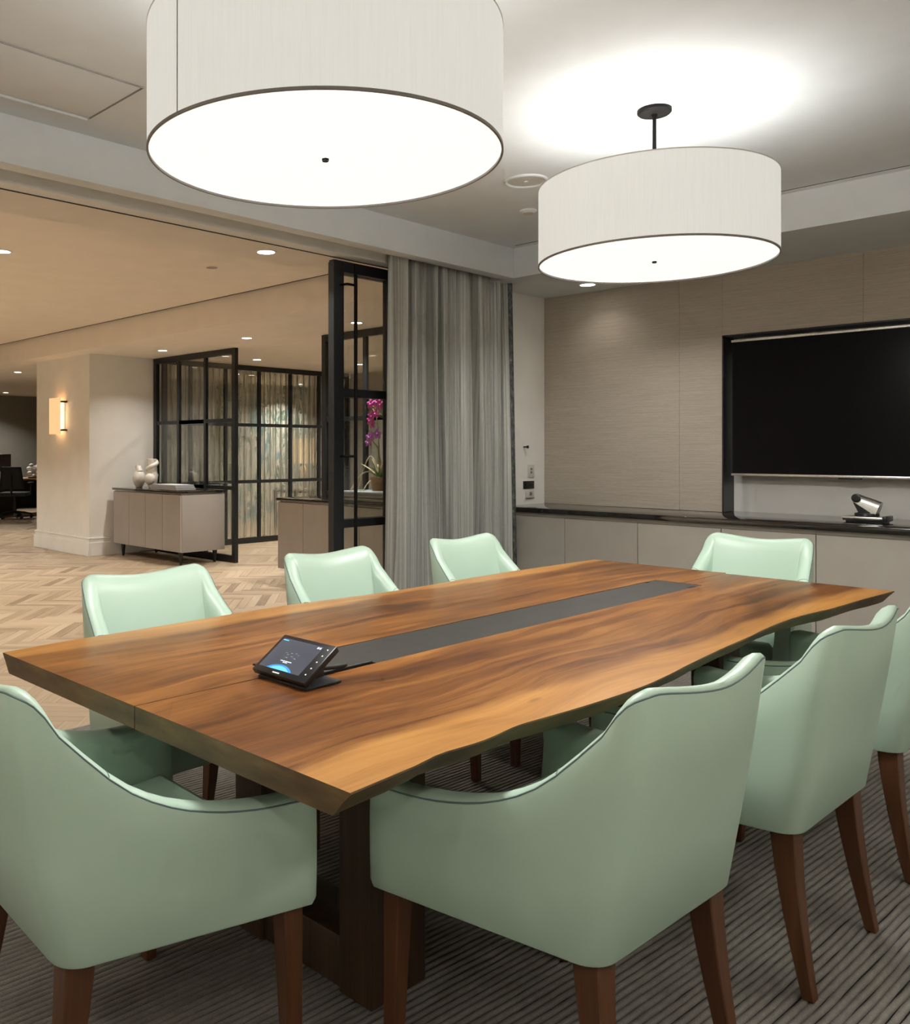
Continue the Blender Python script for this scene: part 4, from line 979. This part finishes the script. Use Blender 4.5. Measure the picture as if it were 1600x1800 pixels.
orn = thing('shell_ornament', 'pale knobbly ornament on the far desk beside the column', 'ornament', (7.72, 17.2, .735))
bm = bmesh.new(); rr = random.Random(5)
for k in range(12): add_ball(bm, (7.72+rr.uniform(-.10, .10), 17.2+rr.uniform(-.08, .08), .775+rr.uniform(0, .22)), rr.uniform(.03, .05), (1, 1, .8), None, 10, 7)
obj('shells', bm, 'book_white', orn, True); lathe('dish', 7.72, 17.2, [(.08, .735), (.14, .76), (.13, .765), (.06, .745)], 'pot_brown', orn, 20)
def task_chair(x, y, rz, label):
    t = thing('task_chair', label, 'chair', (0, 0, 0), 'black office chairs in the far corner')
    for k in range(5):
        a = k*2*PI/5+.3; ex, ey = .30*math.cos(a), .30*math.sin(a)
        tube('base_arm', [(0, 0, .12), (ex*.6, ey*.6, .10), (ex, ey, .075)], [.03, .022, .016], 'black_plastic', t, 8)
        lathe('caster', ex, ey, [(.012, .0), (.028, .008), (.030, .035), (.014, .055), (.012, .075)], 'rubber_black', t, 12)
    lathe('column', 0, 0, [(.03, .10), (.03, .30), (.02, .30), (.02, .42)], 'black_metal', t, 14)
    bm = bmesh.new(); add_box(bm, -.25, .25, -.24, .26, .42, .50, .03, 3); obj('seat', bm, 'office_fabric', t, True)
    V = []; F = []
    for j in range(8):
        q = j/7
        for a in range(9):
            u = a/8-.5; V.append((u*(.46-.10*q), -.27-.10*q+.20*u*u, .56+.42*q))
    for j in range(7):
        for a in range(8): F.append((j*9+a, j*9+a+1, (j+1)*9+a+1, (j+1)*9+a))
    o = pyobj('backrest', V, F, 'office_fabric', t, True, 180); m_ = o.modifiers.new('thick', 'SOLIDIFY'); m_.thickness = .03
    tube('back_spine', [(0, -.05, .42), (0, -.30, .45), (0, -.33, .62), (0, -.38, .85)], .02, 'black_plastic', t)
    for s_ in (-1, 1):
        tube('armrest_post', [(s_*.24, -.05, .45), (s_*.30, -.05, .48), (s_*.30, -.03, .66)], .014, 'black_plastic', t); box('armrest', s_*.30-.04, s_*.30+.04, -.16, .10, .66, .69, 'rubber_black', t, bev=.01)
    t.location = (x, y, 0); t.rotation_euler = (0, 0, rz)
task_chair(7.02, 16.45, math.radians(-35), 'black office chair on casters turned towards the far desk')

# ------------------------------------------------------------------ lobby downlights and added fill lights
downlight(3.275, 4.10, LSZ, 'round downlight in the lobby ceiling edge beside the sliding door track', 16)
downlight(2.60, 6.30, LCZ, 'round downlight in the raised lobby ceiling at the picture edge', DOWN_W)
downlight(5.63, 9.006, LSZ, 'round downlight above the sideboard with the vases', DOWN_W*.5)
downlight(5.647, 7.393, LSZ, 'round downlight before the gap between the two glass screens', DOWN_W)
downlight(7.093, 9.068, LSZ, 'round downlight in front of the long glass wall', DOWN_W)
downlight(8.5, 8.6, LSZ, 'added fill light further along the long glass wall, hidden by the sliding door', DOWN_W*1.3)  # unseen light added to brighten the sheer curtain
downlight(7.4, 5.6, LSZ, 'added fill light behind the glass screen of the orchid sideboard', DOWN_W)  # unseen light added to brighten the corridor wall
downlight(5.707, 5.806, LSZ, 'round downlight above the orchid, seen through the sliding door', DOWN_W*1.3)
downlight(5.593, 13.006, LSZ, 'round downlight behind the column towards the office', 30)
downlight(7.406, 17.806, LSZ, 'round downlight over the far office desk', 26)
for k, (x, y) in enumerate(((2.6, 9.4), (2.6, 12.6), (.2, 6.3), (.2, 9.4), (-1.8, 7.8))):
    downlight(x, y, LCZ, 'added fill light further back in the raised lobby ceiling outside the picture', DOWN_W*2.6)  # unseen fill lights added to lift the lobby ceiling and column
sk = thing('sprinkler', 'small round sprinkler cover in the raised lobby ceiling', 'sprinkler', (4.03, 5.73, LCZ))
lathe('cover', 4.03, 5.73, [(.045, LCZ), (.045, LCZ-.004), (.03, LCZ-.007), (0, LCZ-.007)], 'sideboard_taupe', sk, 24); lathe('rim', 4.03, 5.73, [(.05, LCZ), (.05, LCZ-.003), (.045, LCZ-.003)], 'lobby_ceiling', sk, 24, cap=False)
